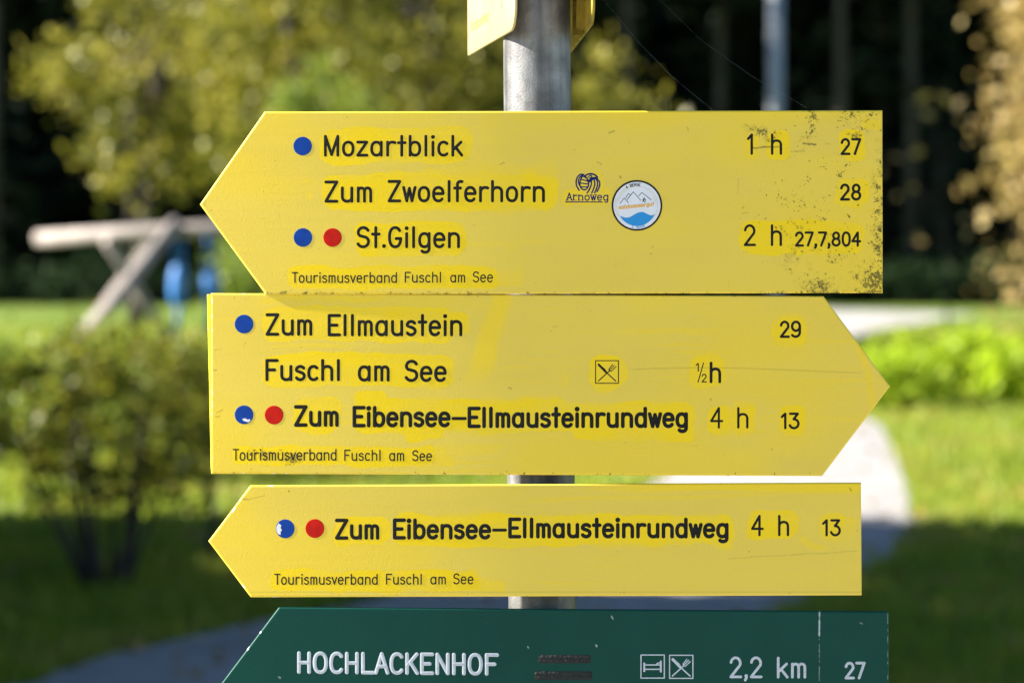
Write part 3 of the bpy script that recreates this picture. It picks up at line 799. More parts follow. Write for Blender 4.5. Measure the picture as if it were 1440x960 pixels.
def plate(name, left, right, mat, Y, parent, wear=None, thick=0.003, bev=0.0011, step=1.0):
    """left / right outlines from top to bottom in pixels; dense front so that wear can be described on it"""
    S = YS / F; bp = bev / S
    hgt = max(left[-1][1] - left[0][1], right[-1][1] - right[0][1]); wid = max(p[0] for p in right) - min(p[0] for p in left)
    nt_ = int(hgt / step); nt_ += nt_ % 2; ns = int(wid / step)
    def inset(P, sgn):
        out = []
        for k, (x, y) in enumerate(P):
            dy = bp if k == 0 else (-bp if k == len(P) - 1 else 0)
            out.append((x + sgn * bp * (1.25 if 0 < k < len(P) - 1 else 1.0), y + dy))
        return out
    t = np.linspace(0, 1, nt_ + 1)
    Li, Ri = poly_at(inset(left, 1), t), poly_at(inset(right, -1), t)
    Lo, Ro = poly_at(left, t), poly_at(right, t)
    s = np.linspace(0, 1, ns + 1)
    grid = Li[:, None, :] * (1 - s)[None, :, None] + Ri[:, None, :] * s[None, :, None]
    PX, PYY = grid[..., 0], grid[..., 1]
    def w3(p, yy):
        b = bow(p[..., 0])
        return np.stack([(p[..., 0] - 720) / F * (YS + b), yy + b, CAMZ - (p[..., 1] - HZ) / F * (YS + b)], -1)
    V0 = w3(grid, Y).reshape(-1, 3)
    W_ = ns + 1
    i = (np.arange(nt_)[:, None] * W_ + np.arange(ns)[None, :]).reshape(-1)
    front = np.stack([i, i + W_, i + W_ + 1, i + 1], 1)
    # boundary ring: left down, bottom right, right up, top left
    ring = np.concatenate([np.arange(nt_) * W_, nt_ * W_ + np.arange(ns), (np.arange(nt_, 0, -1)) * W_ + ns, np.arange(ns, 0, -1)])
    top = Lo[0][None] * (1 - s)[:, None] + Ro[0][None] * s[:, None]; bot = Lo[-1][None] * (1 - s)[:, None] + Ro[-1][None] * s[:, None]
    outer = np.concatenate([Lo[:nt_], bot[:ns], Ro[nt_:0:-1], top[ns:0:-1]])
    mid = grid.reshape(-1, 2)[ring] * 0.42 + outer * 0.58
    nR = len(ring); base = len(V0)
    rings = [w3(mid, Y + bev * 0.32), w3(outer, Y + bev), w3(outer, Y + thick)]
    cen = w3(outer.mean(0)[None], Y + thick + 0.001)
    V = np.concatenate([V0] + rings + [cen])
    quads = [front]
    prev = ring
    for k in range(3):
        cur = base + k * nR + np.arange(nR)
        quads.append(np.stack([prev, cur, np.roll(cur, -1), np.roll(prev, -1)], 1)[:, ::-1]); prev = cur
    tri = np.stack([prev, np.roll(prev, -1), np.full(nR, len(V) - 1)], 1)[:, ::-1]
    q = np.concatenate(quads)
    o = mesh_np(name, V, [q[:, ::-1] if False else q, tri], mat, parent)
    me = o.data
    flags = np.zeros(len(me.polygons), bool); flags[:] = True
    flags[-nR:] = False
    me.polygons.foreach_set('use_smooth', flags)
    # all normals outward
    import bmesh
    bm = bmesh.new(); bm.from_mesh(me); bmesh.ops.recalc_face_normals(bm, faces=bm.faces); bm.to_mesh(me); bm.free()
    col = np.zeros((len(V), 4), np.float32); col[:, 3] = 1
    allp = np.concatenate([grid.reshape(-1, 2), mid, outer, outer, outer.mean(0)[None]])
    if wear is not None:
        r, g, b_ = wear(allp[:, 0], allp[:, 1])
        # flakes along the cut edge
        e = np.zeros(len(V)); e[base:base + 2 * nR] = (vnoise(allp[base:base + 2 * nR, 0], allp[base:base + 2 * nR, 1], 6, 77) > 0.90) & (allp[base:base + 2 * nR, 0] < wid * 0.12 + min(p[0] for p in left))
        col[:, 0], col[:, 1], col[:, 2] = np.clip(r, 0, 1), np.clip(g, 0, 1), np.clip(np.maximum(b_, e), 0, 1)
    a = me.attributes.new('wear', 'FLOAT_COLOR', 'POINT')
    a.data.foreach_set('color', col.reshape(-1))
    return o

def coat(x, y, boxes, seed, amp=3.2):
    """patches where a clear coat was brushed round the lettering: ragged rounded boxes (x0, x1, y0, y1, strength, soft)"""
    wx = (fbm(x, y, 26, seed, 3) - 0.5) * 2 * amp * 1.5 + (vnoise(x, y, 60, seed + 9) - 0.5) * 7
    wy = (fbm(x, y, 34, seed + 3, 3) - 0.5) * 2 * amp * 1.8 + (vnoise(x, y * 0.4, 70, seed + 5) - 0.5) * 6
    soft = fbm(x, y, 55, seed + 31, 2); thickn = fbm(x * 0.4, y, 26, seed + 41, 3)
    out = np.zeros_like(x)
    for b in boxes:
        x0, x1, y0, y1 = b[:4]; st_ = b[4] if len(b) > 4 else 1.0; so = b[5] if len(b) > 5 else 1.3
        cx, cy, hx_, hy_ = (x0 + x1) / 2, (y0 + y1) / 2, (x1 - x0) / 2, (y1 - y0) / 2
        r = min(hx_, hy_) * 0.7
        qx = np.abs(x + wx - cx) - hx_ + r; qy = np.abs(y + wy - cy) - hy_ + r
        d = np.hypot(np.maximum(qx, 0), np.maximum(qy, 0)) + np.minimum(np.maximum(qx, qy), 0) - r
        so2 = so * (0.7 + 7.0 * smooth(0.50, 0.78, soft))
        m_ = smooth(0, 1, (so2 - d) / (2 * so2)) * (0.74 + 0.26 * smooth(0.3, 0.6, thickn))
        rim = 0.10 * np.exp(-((d + 2.0) / 1.6) ** 2)           # slightly thicker rim of the coat
        out = np.maximum(out, m_ * (st_ * (0.95 + rim)))
    streak = fbm(x * 0.10, y, 7, seed + 20, 3)
    broad = 0.34 * smooth(0.42, 0.68, fbm(x * 0.5, y, 130, seed + 51, 3)) + 0.12 * streak
    return np.maximum(out * (0.88 + 0.24 * streak), broad)

def hairs(x, y, segs):
    out = np.zeros_like(x)
    for (x0, y0, x1, y1, w_, st_) in segs:
        dx, dy = x1 - x0, y1 - y0; L2 = dx * dx + dy * dy
        t = np.clip(((x - x0) * dx + (y - y0) * dy) / L2, 0, 1)
        wob = (vnoise(t * 40, t * 0 + x0, 4, 5) - 0.5) * 2.0
        d = np.hypot(x - x0 - t * dx, y - y0 - t * dy + wob)
        out = np.maximum(out, st_ * smooth(w_, w_ * 0.3, d) * (0.5 + 0.5 * vnoise(x, y, 3, 8)))
    return out

def specks(x, y, dens, seed):
    a = vnoise(x, y, 1.7, seed); b = fbm(x, y, 5.5, seed + 2, 3); c = fbm(x, y, 18, seed + 5, 3)
    v = 0.42 * a + 0.34 * b + 0.24 * c
    hard = smooth(-0.012, 0.012, v - (0.86 - 0.42 * dens))
    stain = 0.34 * smooth(0.30, 0.62, dens) * smooth(0.40, 0.66, 0.5 * b + 0.5 * c)      # thin green film round the dense moss
    return np.maximum(hard * (0.75 + 0.25 * vnoise(x, y, 9, seed + 60)), stain)

def blob(x, y, cx, cy, rx, ry): return np.exp(-(((x - cx) / rx) ** 2 + ((y - cy) / ry) ** 2))

def brush(x, y, seed, lo=0.60, k=0.55):
    s = fbm(x * 0.045, y, 5, seed, 3); m_ = fbm(x, y, 120, seed + 7, 2)
    return k * smooth(lo, lo + 0.12, s) * smooth(0.4, 0.7, m_)

def wear_top(x, y):
    f = coat(x, y, [(452, 660, 182, 232), (454, 590, 246, 297), (560, 785, 245, 297), (590, 782, 237, 262, .7, 4), (497, 655, 312, 361), (405, 700, 375, 405),
                    (690, 735, 382, 402, .6, 5), (1046, 1068, 186, 222), (1076, 1111, 184, 226), (1179, 1216, 184, 229), (1172, 1219, 251, 292),
                    (1041, 1217, 312, 358), (792, 862, 268, 291, .8, 3), (810, 850, 244, 280, .7, 3), (668, 702, 150, 250, .35, 5), (1212, 1241, 168, 182, .7, 3),
                    (1180, 1241, 292, 300, .4, 3), (428, 440, 252, 256, .6), (432, 438, 268, 282, .6, 2), (712, 730, 342, 350, .45, 2), (706, 712, 342, 368, .35, 2)], 11)
    f = np.maximum(f, 0.55 * smooth(200, 150, y + 18 * (vnoise(x, y, 90, 3) - .5)) * smooth(640, 820, x))
    f = np.maximum(f, brush(x, y, 41, 0.62, 0.30))
    right = smooth(985, 1180, x)
    d = 0.10 + 0.25 * right + 0.50 * blob(x, y, 1236, 325, 9, 85) + 0.62 * blob(x, y, 1228, 395, 22, 16) + 0.5 * blob(x, y, 1152, 402, 26, 8)
    d = d + 0.66 * blob(x, y, 1142, 170, 6, 16) + 0.58 * blob(x, y, 1196, 161, 12, 6) + 0.60 * blob(x, y, 1207, 182, 9, 12) + 0.52 * blob(x, y, 1077, 190, 17, 13) + 0.35 * blob(x, y, 1058, 184, 12, 8)
    d = d + 0.42 * blob(x, y, 1138, 189, 10, 8) + 0.30 * blob(x, y, 1045, 175, 8, 8) + 0.5 * blob(x, y, 285, 288, 9, 10) + 0.42 * blob(x, y, 300, 310, 7, 14)
    d = d + 0.38 * blob(x, y, 425, 408, 30, 7) + 0.30 * blob(x, y, 340, 380, 30, 12) * 0 + 0.42 * smooth(407, 413, y) + 0.2 * blob(x, y, 1110, 350, 60, 40)
    g = specks(x, y, np.clip(d, 0, 1), 51)
    g = np.maximum(g, hairs(x, y, [(1059, 208, 1098, 206, 1.6, .95), (1130, 202, 1147, 203, 2.0, .95), (1112, 213, 1132, 213, 1.1, .6), (856, 187, 864, 184, 1.4, .8),
                                   (840, 228, 846, 231, 1.3, .7), (1160, 202, 1168, 203, .9, .5), (966, 178, 968, 183, 1.2, .7), (1044, 300, 1052, 299, 1.1, .6),
                                   (872, 249, 873, 250, 1.7, .9), (392, 300, 394, 318, .7, .3), (703, 231, 710, 229, 1.1, .6), (1038, 252, 1038, 274, .8, .5)]))
    return f, g * 0.88, 0 * x

def wear_second(x, y):
    f = coat(x, y, [(368, 640, 432, 481), (560, 660, 440, 470), (369, 640, 498, 544), (413, 480, 559, 607), (497, 800, 560, 609), (497, 545, 551, 580), (570, 625, 600, 620),
                    (700, 976, 566, 610), (805, 976, 590, 621), (324, 610, 627, 654), (580, 640, 632, 656, .7, 4), (829, 879, 499, 549), (971, 1018, 500, 547),
                    (1089, 1136, 443, 487), (994, 1030, 569, 611), (1026, 1062, 566, 612), (1093, 1135, 568, 612), (372, 540, 415, 424, .7, 4), (874, 880, 625, 640, .7, 2), (790, 800, 528, 545, .45, 3)], 23)
    # one broad diagonal brush mark
    c = 706 - (y - 412) * 0.30
    f = np.maximum(f, 0.62 * smooth(24, 10, np.abs(x - c + 10 * (vnoise(x, y, 30, 2) - .5))) * smooth(560, 500, y))
    c2 = 1200 + 26 * np.sin((y - 470) / 60)
    f = np.maximum(f, 0.5 * smooth(9, 2, np.abs(x - c2)) * smooth(470, 490, y) * smooth(590, 560, y))
    f = np.maximum(f, brush(x, y, 61, 0.57, 0.45))
    d = 0.07 + 0.50 * blob(x, y, 372, 637, 44, 10) + 0.58 * blob(x, y, 410, 647, 20, 9) + 0.30 * blob(x, y, 345, 660, 50, 6) + 0.3 * blob(x, y, 350, 421, 10, 6)
    d = d + 0.3 * smooth(419, 415, y) * smooth(380, 420, x) + 0.25 * smooth(660, 666, y)
    g = specks(x, y, np.clip(d, 0, 1), 71)
    ye = 521 + 4 * np.sin(x / 90)
    g = np.maximum(g, 0.22 * smooth(1.6, .4, np.abs(y - ye)) * smooth(880, 900, x) * smooth(1235, 1180, x))
    g = np.maximum(g, hairs(x, y, [(297, 521, 304, 520, 1.2, .7), (305, 580, 313, 576, 1.0, .6), (303, 586, 309, 585, 1.0, .6), (715, 545, 719, 546, 1.3, .7), (999, 561, 1000, 561.5, 1.6, .9),
                                   (300, 492, 312, 491, .9, .4), (342, 487, 346, 481, .9, .4), (1085, 631, 1086, 632, 1.4, .8)]))
    b = smooth(.9, .0, np.abs(x - 298)) * (vnoise(x, y, 5, 15) > .75)
    return f, g * 0.9, b

def wear_third(x, y):
    f = coat(x, y, [(469, 546, 726, 768), (552, 800, 723, 769), (760, 1032, 725, 768), (1010, 1030, 760, 772), (1049, 1122, 720, 758), (1152, 1186, 722, 761), (1180, 1202, 728, 756, .6, 4),
                    (381, 675, 801, 831), (668, 710, 812, 831, .7, 3), (470, 473, 795, 825, .4), (451, 454, 705, 720, .5), (465, 467, 770, 785, .35)], 37)
    e = 690 + 0.0 * x + 14 * smooth(1150, 780, x)
    f = np.maximum(f, 0.75 * smooth(5, -3, y - 691 - 5 * (vnoise(x, y, 60, 4) - .5)) * smooth(760, 960, x))
    f = np.maximum(f, 0.40 * smooth(5, 1, np.abs(y - (699 - 9 * smooth(950, 1180, x) + 6 * smooth(860, 700, x)))) * smooth(690, 780, x) * smooth(1200, 1150, x))
    f = np.maximum(f, 0.55 * smooth(6, 2, np.abs(np.hypot((x - 1160) / 1.5, y - 748) - 22)) * smooth(1175, 1150, x) * smooth(750, 757, y))
    f = np.maximum(f, brush(x, y, 81, 0.60, 0.38))
    d = 0.07 + 0.30 * blob(x, y, 1205, 822, 8, 10) + 0.22 * smooth(829, 836, y) + 0.12 * smooth(400, 300, x)
    g = specks(x, y, np.clip(d, 0, 1), 91)
    g = np.maximum(g, hairs(x, y, [(334, 701, 350, 702, 1.3, .75), (350, 702, 372, 696, .9, .5), (1195, 686, 1197, 689, 1.4, .9), (1025, 785, 1205, 774, .9, .35), (406, 690, 407, 691, 1.5, .8)]))
    g = np.maximum(g, 0.16 * smooth(1.5, .4, np.abs(y - 832)))
    b = hairs(x, y, [(331, 715, 327, 720, 1.4, .9), (336, 703, 338, 702, 1.2, .9)])
    return f, g * 0.9, b

def wear_green(x, y):
    f = fbm(x, y, 60, 101, 4)
    g = 0.5 * specks(x, y, 0.05 + 0 * x, 111)
    b = hairs(x, y, [(1152.5, 860, 1152, 894, 1.5, .95), (1152, 894, 1152.3, 925, .8, .45), (1152.3, 925, 1152, 958, .9, .5), (838, 906.5, 839, 907.5, 1.6, .95), (860, 866, 862, 870, 1.3, .6),
                     (742, 909, 743, 910, 1.3, .7), (1209, 875, 1213, 877, 1.1, .45), (392, 951, 394, 952, 1.4, .8), (1248.6, 862, 1248.6, 955, .7, .5)])
    b = np.maximum(b, (specks(x, y, 0.03 + 0 * x, 121)) * 0.35)
    return f, g, b

def rails(parent, px0, px1, py0, py1, Y):
    """aluminium channel and clamp behind a plate"""
    for py in (py0, py1):
        m = MB(); m.box((X((px0 + px1) / 2), Y + 0.003 + 0.009, Z(py)), (X(px1) - X(px0), 0.018, 0.016)); m.build('rail', M['alu'], parent)

def dot(parent, cx, cy, r, mat, plane, chips=()):
    s = Strokes(plane, 0.00012); s.disc(cx, cy, r, 56)
    o = s.build('route_dot', M[mat], parent)
    for poly in chips:
        c = np.mean(poly, 0)
        V = [plane(px, py, 0.00018) for px, py in poly]
        e = mesh_np('paint_chip', V, [tuple(range(len(V)))[::-1]], M['chip'], o)
    return o

def lettering(parent, plane, words, mat='black', name='lettering'):
    s = Strokes(plane)
    for wd_ in words: s.word(*wd_)
    return s.build(name, M[mat], parent)

def knife_fork(s, x0, y0, x1, y1, lw):
    w_, h_ = x1 - x0, y1 - y0
    P = lambda u, v: (x0 + u * w_, y0 + v * h_)
    for a, b in (((0, 0), (1, 0)), ((1, 0), (1, 1)), ((1, 1), (0, 1)), ((0, 1), (0, 0))): s.line([P(*a), P(*b)], lw * .62)
    s.line([P(.88, .90), P(.45, .50)], lw * .72)                        # knife handle
    s.line([P(.45, .50), P(.14, .18)], lw * 1.5)
    s.line([P(.40, .40), P(.13, .17)], lw * 1.1)
    s.line([P(.12, .90), P(.60, .46)], lw * .72)                        # fork
    s.line([P(.60, .46), P(.58, .38), P(.74, .17)], lw * .55)
    s.line([P(.60, .44), P(.82, .21)], lw * .55)
    s.line([P(.60, .46), P(.68, .47), P(.89, .27)], lw * .55)

# --- upper sign pointing left
s1 = thing('arrow_sign', 'weathered yellow arrow sign pointing left, with round white sticker and mossy right end', 'sign', (X(760), YS, Z(285)))
Y1 = YS
pl = sign_plane(Y1)
plate('panel', [(372, 157.3), (281, 287.5), (373.5, 414)], [(1241, 155.3), (1241.3, 284), (1241.5, 412)], M['yellow'], Y1, s1, wear_top)
rails(s1, 560, 960, 205, 360, Y1)
lettering(s1, pl, [('Mozartblick', 455.3, 651.5, 189.6, 220.6, 4.4)])
lettering(s1, pl, [('Zum', 456, 523.5, 253.8, 285.3, 4.5), ('Zwoelferhorn', 544.8, 766.5, 253, 284.8, 4.5)])
lettering(s1, pl, [('St.Gilgen', 501, 647, 317.8, 349.3, 4.5)])
lettering(s1, pl, [('Tourismusverband', 410.3, 558.3, 382.4, 398, 1.95), ('Fuschl', 569, 620.2, 382, 397.6, 1.95), ('am', 633, 654.2, 382, 397.4, 1.95), ('See', 664.6, 693.4, 381.4, 397.2, 1.95)])
lettering(s1, pl, [('1', 1050.2, 1059.2, 187.8, 218, 3.7), ('h', 1084, 1100, 187.8, 218, 3.7)], name='walking_time')
lettering(s1, pl, [('27', 1181.8, 1211.3, 194.2, 218.4, 3.7)], name='route_number')
lettering(s1, pl, [('28', 1181, 1211.3, 258.1, 282.4, 3.8)], name='route_number')
lettering(s1, pl, [('2', 1045.8, 1063.3, 315.3, 346.2, 3.7), ('h', 1083.8, 1099.8, 315.3, 346.2, 3.7)], name='walking_time')
lettering(s1, pl, [('27,7,804', 1117.6, 1211.2, 325.3, 347, 3.5)], name='route_number')
dot(s1, 425.6, 205.6, 13.2, 'blue_dot', pl); dot(s1, 426, 334, 13.2, 'blue_dot', pl); dot(s1, 467.6, 334, 13.2, 'red_dot', pl)

# ram-horn logo with its serif name
lg = Strokes(pl)
def lp(u, v): return (780 + u / 8.0, 220 + v / 8.0)                     # logo drawn on the 8x enlargement
for P, hw in (([(275, 380), (245, 330), (240, 280), (255, 230), (290, 200), (325, 205)], .8), ([(295, 350), (265, 300), (270, 250), (295, 222), (325, 205)], .7),
              ([(325, 205), (300, 240), (282, 290), (285, 340), (310, 372), (345, 378), (375, 350), (385, 300), (365, 250), (335, 215)], .75),
              ([(300, 262), (345, 268), (382, 285)], .65), ([(285, 300), (335, 306), (382, 312)], .65), ([(290, 342), (335, 345), (372, 345)], .65), ([(318, 225), (350, 240), (375, 262)], .6),
              ([(340, 222), (370, 200), (410, 195), (450, 205), (480, 230), (478, 245)], .9), ([(375, 240), (395, 215), (415, 215), (420, 232), (395, 245)], .6),
              ([(478, 245), (440, 240), (405, 255), (380, 285)], 1.1), ([(395, 285), (430, 255), (470, 250), (500, 275), (510, 310), (500, 350), (478, 395)], .8),
              ([(470, 262), (485, 300), (480, 340), (450, 412)], .75), ([(445, 268), (455, 310), (440, 360), (418, 412)], .75), ([(415, 280), (412, 320), (395, 365), (365, 412)], .75)):
    Q = [lp(*p) for p in P]
    # smooth the hand-drawn line
    for _ in range(2):
        Z_ = [Q[0]]
        for a, b in zip(Q, Q[1:]): Z_ += [(a[0] * .75 + b[0] * .25, a[1] * .75 + b[1] * .25), (a[0] * .25 + b[0] * .75, a[1] * .25 + b[1] * .75)]
        Q = Z_ + [Q[-1]]
    lg.line(Q, hw * 1.4)
lg.line([lp(125, 513), lp(535, 513)], .85)
lg.word('Arnoweg', 796.2, 855.6, 270.8, 282.6, 1.75)
for u0, u1, v in ((122, 160, 493), (180, 215, 493), (205, 245, 493), (262, 292, 493), (298, 322, 493), (395, 425, 432), (445, 475, 432), (205, 222, 432), (262, 275, 432)):
    lg.line([lp(u0, v), lp(u1, v)], .45)
lg.build('emblem', M['navy'], s1)

# round sticker
sk = Strokes(pl, 0.00030); sk.disc(895.7, 289, 35.6, 72); stk = sk.build('sticker', M['white'], s1)
pl2 = sign_plane(Y1 - 0.00030)
def ring(cx, cy, r, hw, a0=0, a1=360):
    return [(cx + r * math.cos(math.radians(a)), cy + r * math.sin(math.radians(a))) for a in np.linspace(a0, a1, 60)], hw
s = Strokes(pl2, 0.00008)
s.line(*ring(895.7, 289, 34.3, 1.25))
def sp_(u, v): return (860 + u / 11.3, 245 + v / 11.3)
for P in ([(132, 468), (200, 380), (268, 450)], [(225, 378), (268, 310), (298, 330)], [(248, 405), (345, 282), (465, 418)], [(432, 345), (484, 292), (632, 410)]):
    s.line([sp_(*p) for p in P], .42)
s.disc(*sp_(517, 382), 1.0, 12); s.line([sp_(515, 395), sp_(508, 420)], .8); s.line([sp_(508, 420), sp_(492, 442)], .45); s.line([sp_(510, 420), sp_(525, 445)], .45)
s.line([sp_(495, 405), sp_(542, 400)], .5); s.line([sp_(540, 400), sp_(536, 445)], .3)
cx_, cy_ = 895.7, 289
def curved(s, txt, r, a_mid, H, sw, inward=False):
    da = (H * 0.86) / r
    a = a_mid - da * (len(txt) - 1) / 2 * (1 if not inward else -1)
    for ch in txt:
        if ch != ' ':
            w_ = G[ch][0]
            for P in G[ch][3]:
                if P[1] == DOT: continue
                Q = []
                for u, v in P:
                    uu, vv = (u - w_ / 2) * H, (v - .5) * H
                    if not inward: x_, y_ = r * math.sin(a) + uu * math.cos(a) + vv * math.sin(a), -r * math.cos(a) + uu * math.sin(a) - vv * math.cos(a)
                    else: x_, y_ = r * math.sin(a) + uu * -math.cos(a) * -1 - vv * math.sin(a), -r * math.cos(a) + uu * math.sin(a) * -1 * -1 * -1 * -1 + vv * math.cos(a)
                    if inward:
                        # upright at the bottom: local right follows decreasing angle
                        c_, s_ = math.cos(a - math.pi), math.sin(a - math.pi)
                        x_ = r * math.sin(a) + uu * c_ - vv * -s_; y_ = -r * math.cos(a) + uu * s_ - vv * c_
                    Q.append((cx_ + x_, cy_ + y_))
                s.line(Q, sw)
        a += da if not inward else -da
curved(s, '4 BERGE', 29.4, math.radians(-11), 3.6, .42)
s.build('ring_and_drawing', M['black'], stk)
s = Strokes(pl2, 0.00008)
curved(s, '3 SEEN', 30.2, math.radians(177), 3.6, .36, True)
s.build('lower_writing', M['water_blue'], stk)
s = Strokes(pl2, 0.00008)
for r_, a0, a1 in ((29.0, 130, 258), (29.0, 305, 400), (26.6, 190, 350), (30.8, 150, 200)):
    P, hw = ring(895.7, 289, r_, .28, a0, a1); s.line(P, hw)
s.build('thin_rings', M['gold'], stk)
# blue wave
N = 40
V, Fc = [], []
for k in range(N + 1):
    u = 92 + (690 - 92) * k / N
    yt = np.interp(u, [92, 140, 210, 270, 320, 370, 420, 470, 510, 560, 610, 650, 690], [632, 665, 690, 688, 668, 635, 610, 600, 604, 628, 652, 655, 632])
    xw, yw = sp_(u, yt)
    dxr = xw - 895.7; yb = 289 + 2.0 + math.sqrt(max(0.0, 26.9 ** 2 - dxr ** 2)) if abs(dxr) < 26.9 else yw
    V += [pl2(xw, yw, 0.00006), pl2(xw, max(yb, yw + .05), 0.00006)]
for k in range(N): Fc.append((2 * k, 2 * k + 1, 2 * k + 3, 2 * k + 2))
mesh_np('wave', V, Fc, M['water_blue'], stk)
s = Strokes(pl2, 0.0001)
s.word('salzkammergut', sp_(108, 0)[0], sp_(680, 0)[0], sp_(0, 492)[1], sp_(0, 562)[1], 1.35, -0.10)
s.build('orange_writing', M['orange'], stk)

s1b = thing('backing_plate', 'pale metal plate behind the upper sign, a sliver showing at its top right corner', 'plate', (X(760), YS + 0.026, Z(285)))
plate('panel', [(520, 158), (518, 285), (520, 408)], [(1232, 153.2), (1232.5, 284), (1233, 406)], M['alu'], YS + 0.0225, s1b, None, step=4.0)

# --- second sign pointing right
s2 = thing('arrow_sign', 'weathered yellow arrow sign pointing right, with three lines and knife and fork symbol', 'sign', (X(760), YS, Z(541)))
Y2 = YS + 0.0012
pl = sign_plane(Y2)
plate('panel', [(296.3, 412.2), (296.3, 540), (296.6, 666)], [(1158.5, 416.4), (1252, 543.2), (1156.5, 669.2)], M['yellow'], Y2, s2, wear_second)
rails(s2, 560, 960, 465, 615, Y2)
lettering(s2, pl, [('Zum', 373, 439.2, 440.2, 472.2, 4.7), ('Ellmaustein', 460.4, 650.3, 441.2, 473, 4.7)])
lettering(s2, pl, [('Fuschl', 372.8, 478, 504.4, 536, 4.7), ('am', 502.8, 548, 505, 536.6, 4.7), ('See', 568.6, 628.4, 505.4, 537.2, 4.7)])
lettering(s2, pl, [('Zum', 413, 476.4, 569.2, 600.2, 5.5), ('Eibensee', 495.4, 634, 570.2, 601, 5.6), ('-', 634.6, 656.6, 571, 601.4, 4.8), ('Ellmausteinrundweg', 657.2, 967.8, 571.4, 602, 5.6)])
lettering(s2, pl, [('Tourismusverband', 327, 473.2, 630.8, 647.6, 2.0), ('Fuschl', 483.8, 535.2, 632, 648, 2.0), ('am', 547, 568.4, 632, 648.2, 2.0), ('See', 579.4, 607.6, 632.6, 648.4, 2.0)])
lettering(s2, pl, [('4', 998.6, 1017.3, 572, 602.5, 3.3), ('h', 1036.7, 1052.8, 572, 602.5, 3.5)], name='walking_time')
lettering(s2, pl, [('13', 1098, 1124.8, 579.8, 603.6, 3.6)], name='route_number')
lettering(s2, pl, [('29', 1096.6, 1126.8, 450.6, 475.2, 3.7)], name='route_number')
s = Strokes(pl)
s.word('1', 978.4, 984.4, 510, 522.4, 1.7); s.line([(989.4, 510.4), (981.8, 537)], .75); s.word('2', 986.6, 994.2, 525.4, 537.6, 1.7); s.word('h', 998, 1014.4, 508.3, 538.8, 4.2)
s.build('walking_time', M['black'], s2)
s = Strokes(pl); knife_fork(s, 837.6, 507, 869.8, 538.8, 1.15); s.build('pictogram', M['black'], s2)
dot(s2, 343, 455.6, 13.3, 'blue_dot', pl)
dot(s2, 343, 583, 13.3, 'blue_dot', pl, [[(340.5, 588.5), (345, 588), (348, 590), (351, 589), (352, 591), (349, 593.5), (345.5, 592.5), (342, 591.5)]])
dot(s2, 385.2, 583.4, 13.3, 'red_dot', pl)

# plate behind the second sign
s2b = thing('backing_sign', 'thin yellow sign plate mounted behind the right-pointing sign, only its left edge showing', 'sign', (X(760), YS + 0.026, Z(541)))
def wear_back(x, y):
    return 0.8 + 0 * x, specks(x, y, 0.28 + 0 * x, 131), 0 * x
plate('panel', [(286.5, 414), (289.5, 540), (292.0, 664)], [(1140, 419), (1140, 542), (1140, 664)], M['yellow'], YS + 0.0225, s2b, wear_back, step=3.0)

# --- third sign pointing left
s3 = thing('arrow_sign', 'narrow weathered yellow arrow sign pointing left, lowest yellow one, with a single route line', 'sign', (X(760), YS, Z(760)))
Y3 = YS
pl = sign_plane(Y3)
plate('panel', [(352, 682.2), (293, 760.5), (352.5, 839.4)], [(1211, 678.4), (1211.5, 757), (1212, 836.6)], M['yellow'], Y3, s3, wear_third)
rails(s3, 600, 920, 712, 805, Y3)
lettering(s3, pl, [('Zum', 470.8, 533.6, 728.6, 758.6, 5.3), ('Eibensee', 552.2, 691, 728.2, 758.4, 5.5), ('-', 691.8, 713, 727.8, 757.8, 4.6), ('Ellmausteinrundweg', 714.4, 1024.8, 727, 756.8, 5.5)])
lettering(s3, pl, [('Tourismusverband', 385.6, 531.2, 806, 821.8, 2.0), ('Fuschl', 542.6, 593.2, 806, 821.6, 2.0), ('am', 605, 627, 806, 821.4, 2.0), ('See', 637.2, 666, 805.4, 821.2, 2.0)])
lettering(s3, pl, [('4', 1056, 1074.2, 723.4, 753.6, 3.6), ('h', 1094, 1109.9, 723.4, 753.6, 3.7)], name='walking_time')
lettering(s3, pl, [('13', 1156, 1182.6, 729.4, 753.8, 3.6)], name='route_number')
dot(s3, 401, 743, 13.4, 'blue_dot', pl, [[(391.5, 735), (395.5, 738), (394.5, 742), (396.5, 744.5), (394.5, 748), (395, 751.5), (391, 750.5), (388.6, 746), (388.4, 741)]])
dot(s3, 442.8, 742.6, 13.4, 'red_dot', pl)

# --- green sign
s4 = thing('arrow_sign', 'dark green arrow sign pointing left with white writing, lowest on the post', 'sign', (X(760), YS, Z(1000)))
pl = sign_plane(YS)
plate('panel', [(392, 853.2), (276, 1007), (394, 1158)], [(1250, 859.4), (1250.5, 1010), (1251, 1160)], M['green'], YS, s4, wear_green)
rails(s4, 600, 920, 905, 1110, YS)
lettering(s4, pl, [('HOCHLACKENHOF', 417.8, 701.8, 915, 946.8, 5.3, 0.0095)], 'white_text')
lettering(s4, pl, [('2,2', 1025.8, 1072.3, 922.2, 952.8, 3.8), ('km', 1092.4, 1133.8, 922.6, 953.2, 3.9)], 'white_text', 'distance')
lettering(s4, pl, [('27', 1187.6, 1217.4, 929.6, 954.4, 3.9)], 'white_text', 'route_number')
s = Strokes(pl); knife_fork(s, 941.6, 920.6, 974.4, 953, 1.35); s.build('pictogram', M['white_text'], s4)
s = Strokes(pl)
P = lambda u, v: (901.4 + u * 32.8, 920.2 + v * 32.4)
for a, b in (((0, 0), (1, 0)), ((1, 0), (1, 1)), ((1, 1), (0, 1)), ((0, 1), (0, 0))): s.line([P(*a), P(*b)], .85)
s.line([P(.14, .36), P(.14, .70)], 1.35); s.line([P(.85, .28), P(.85, .72)], 1.35); s.line([P(.14, .43), P(.85, .43)], .95); s.line([P(.14, .62), P(.85, .62)], .95)
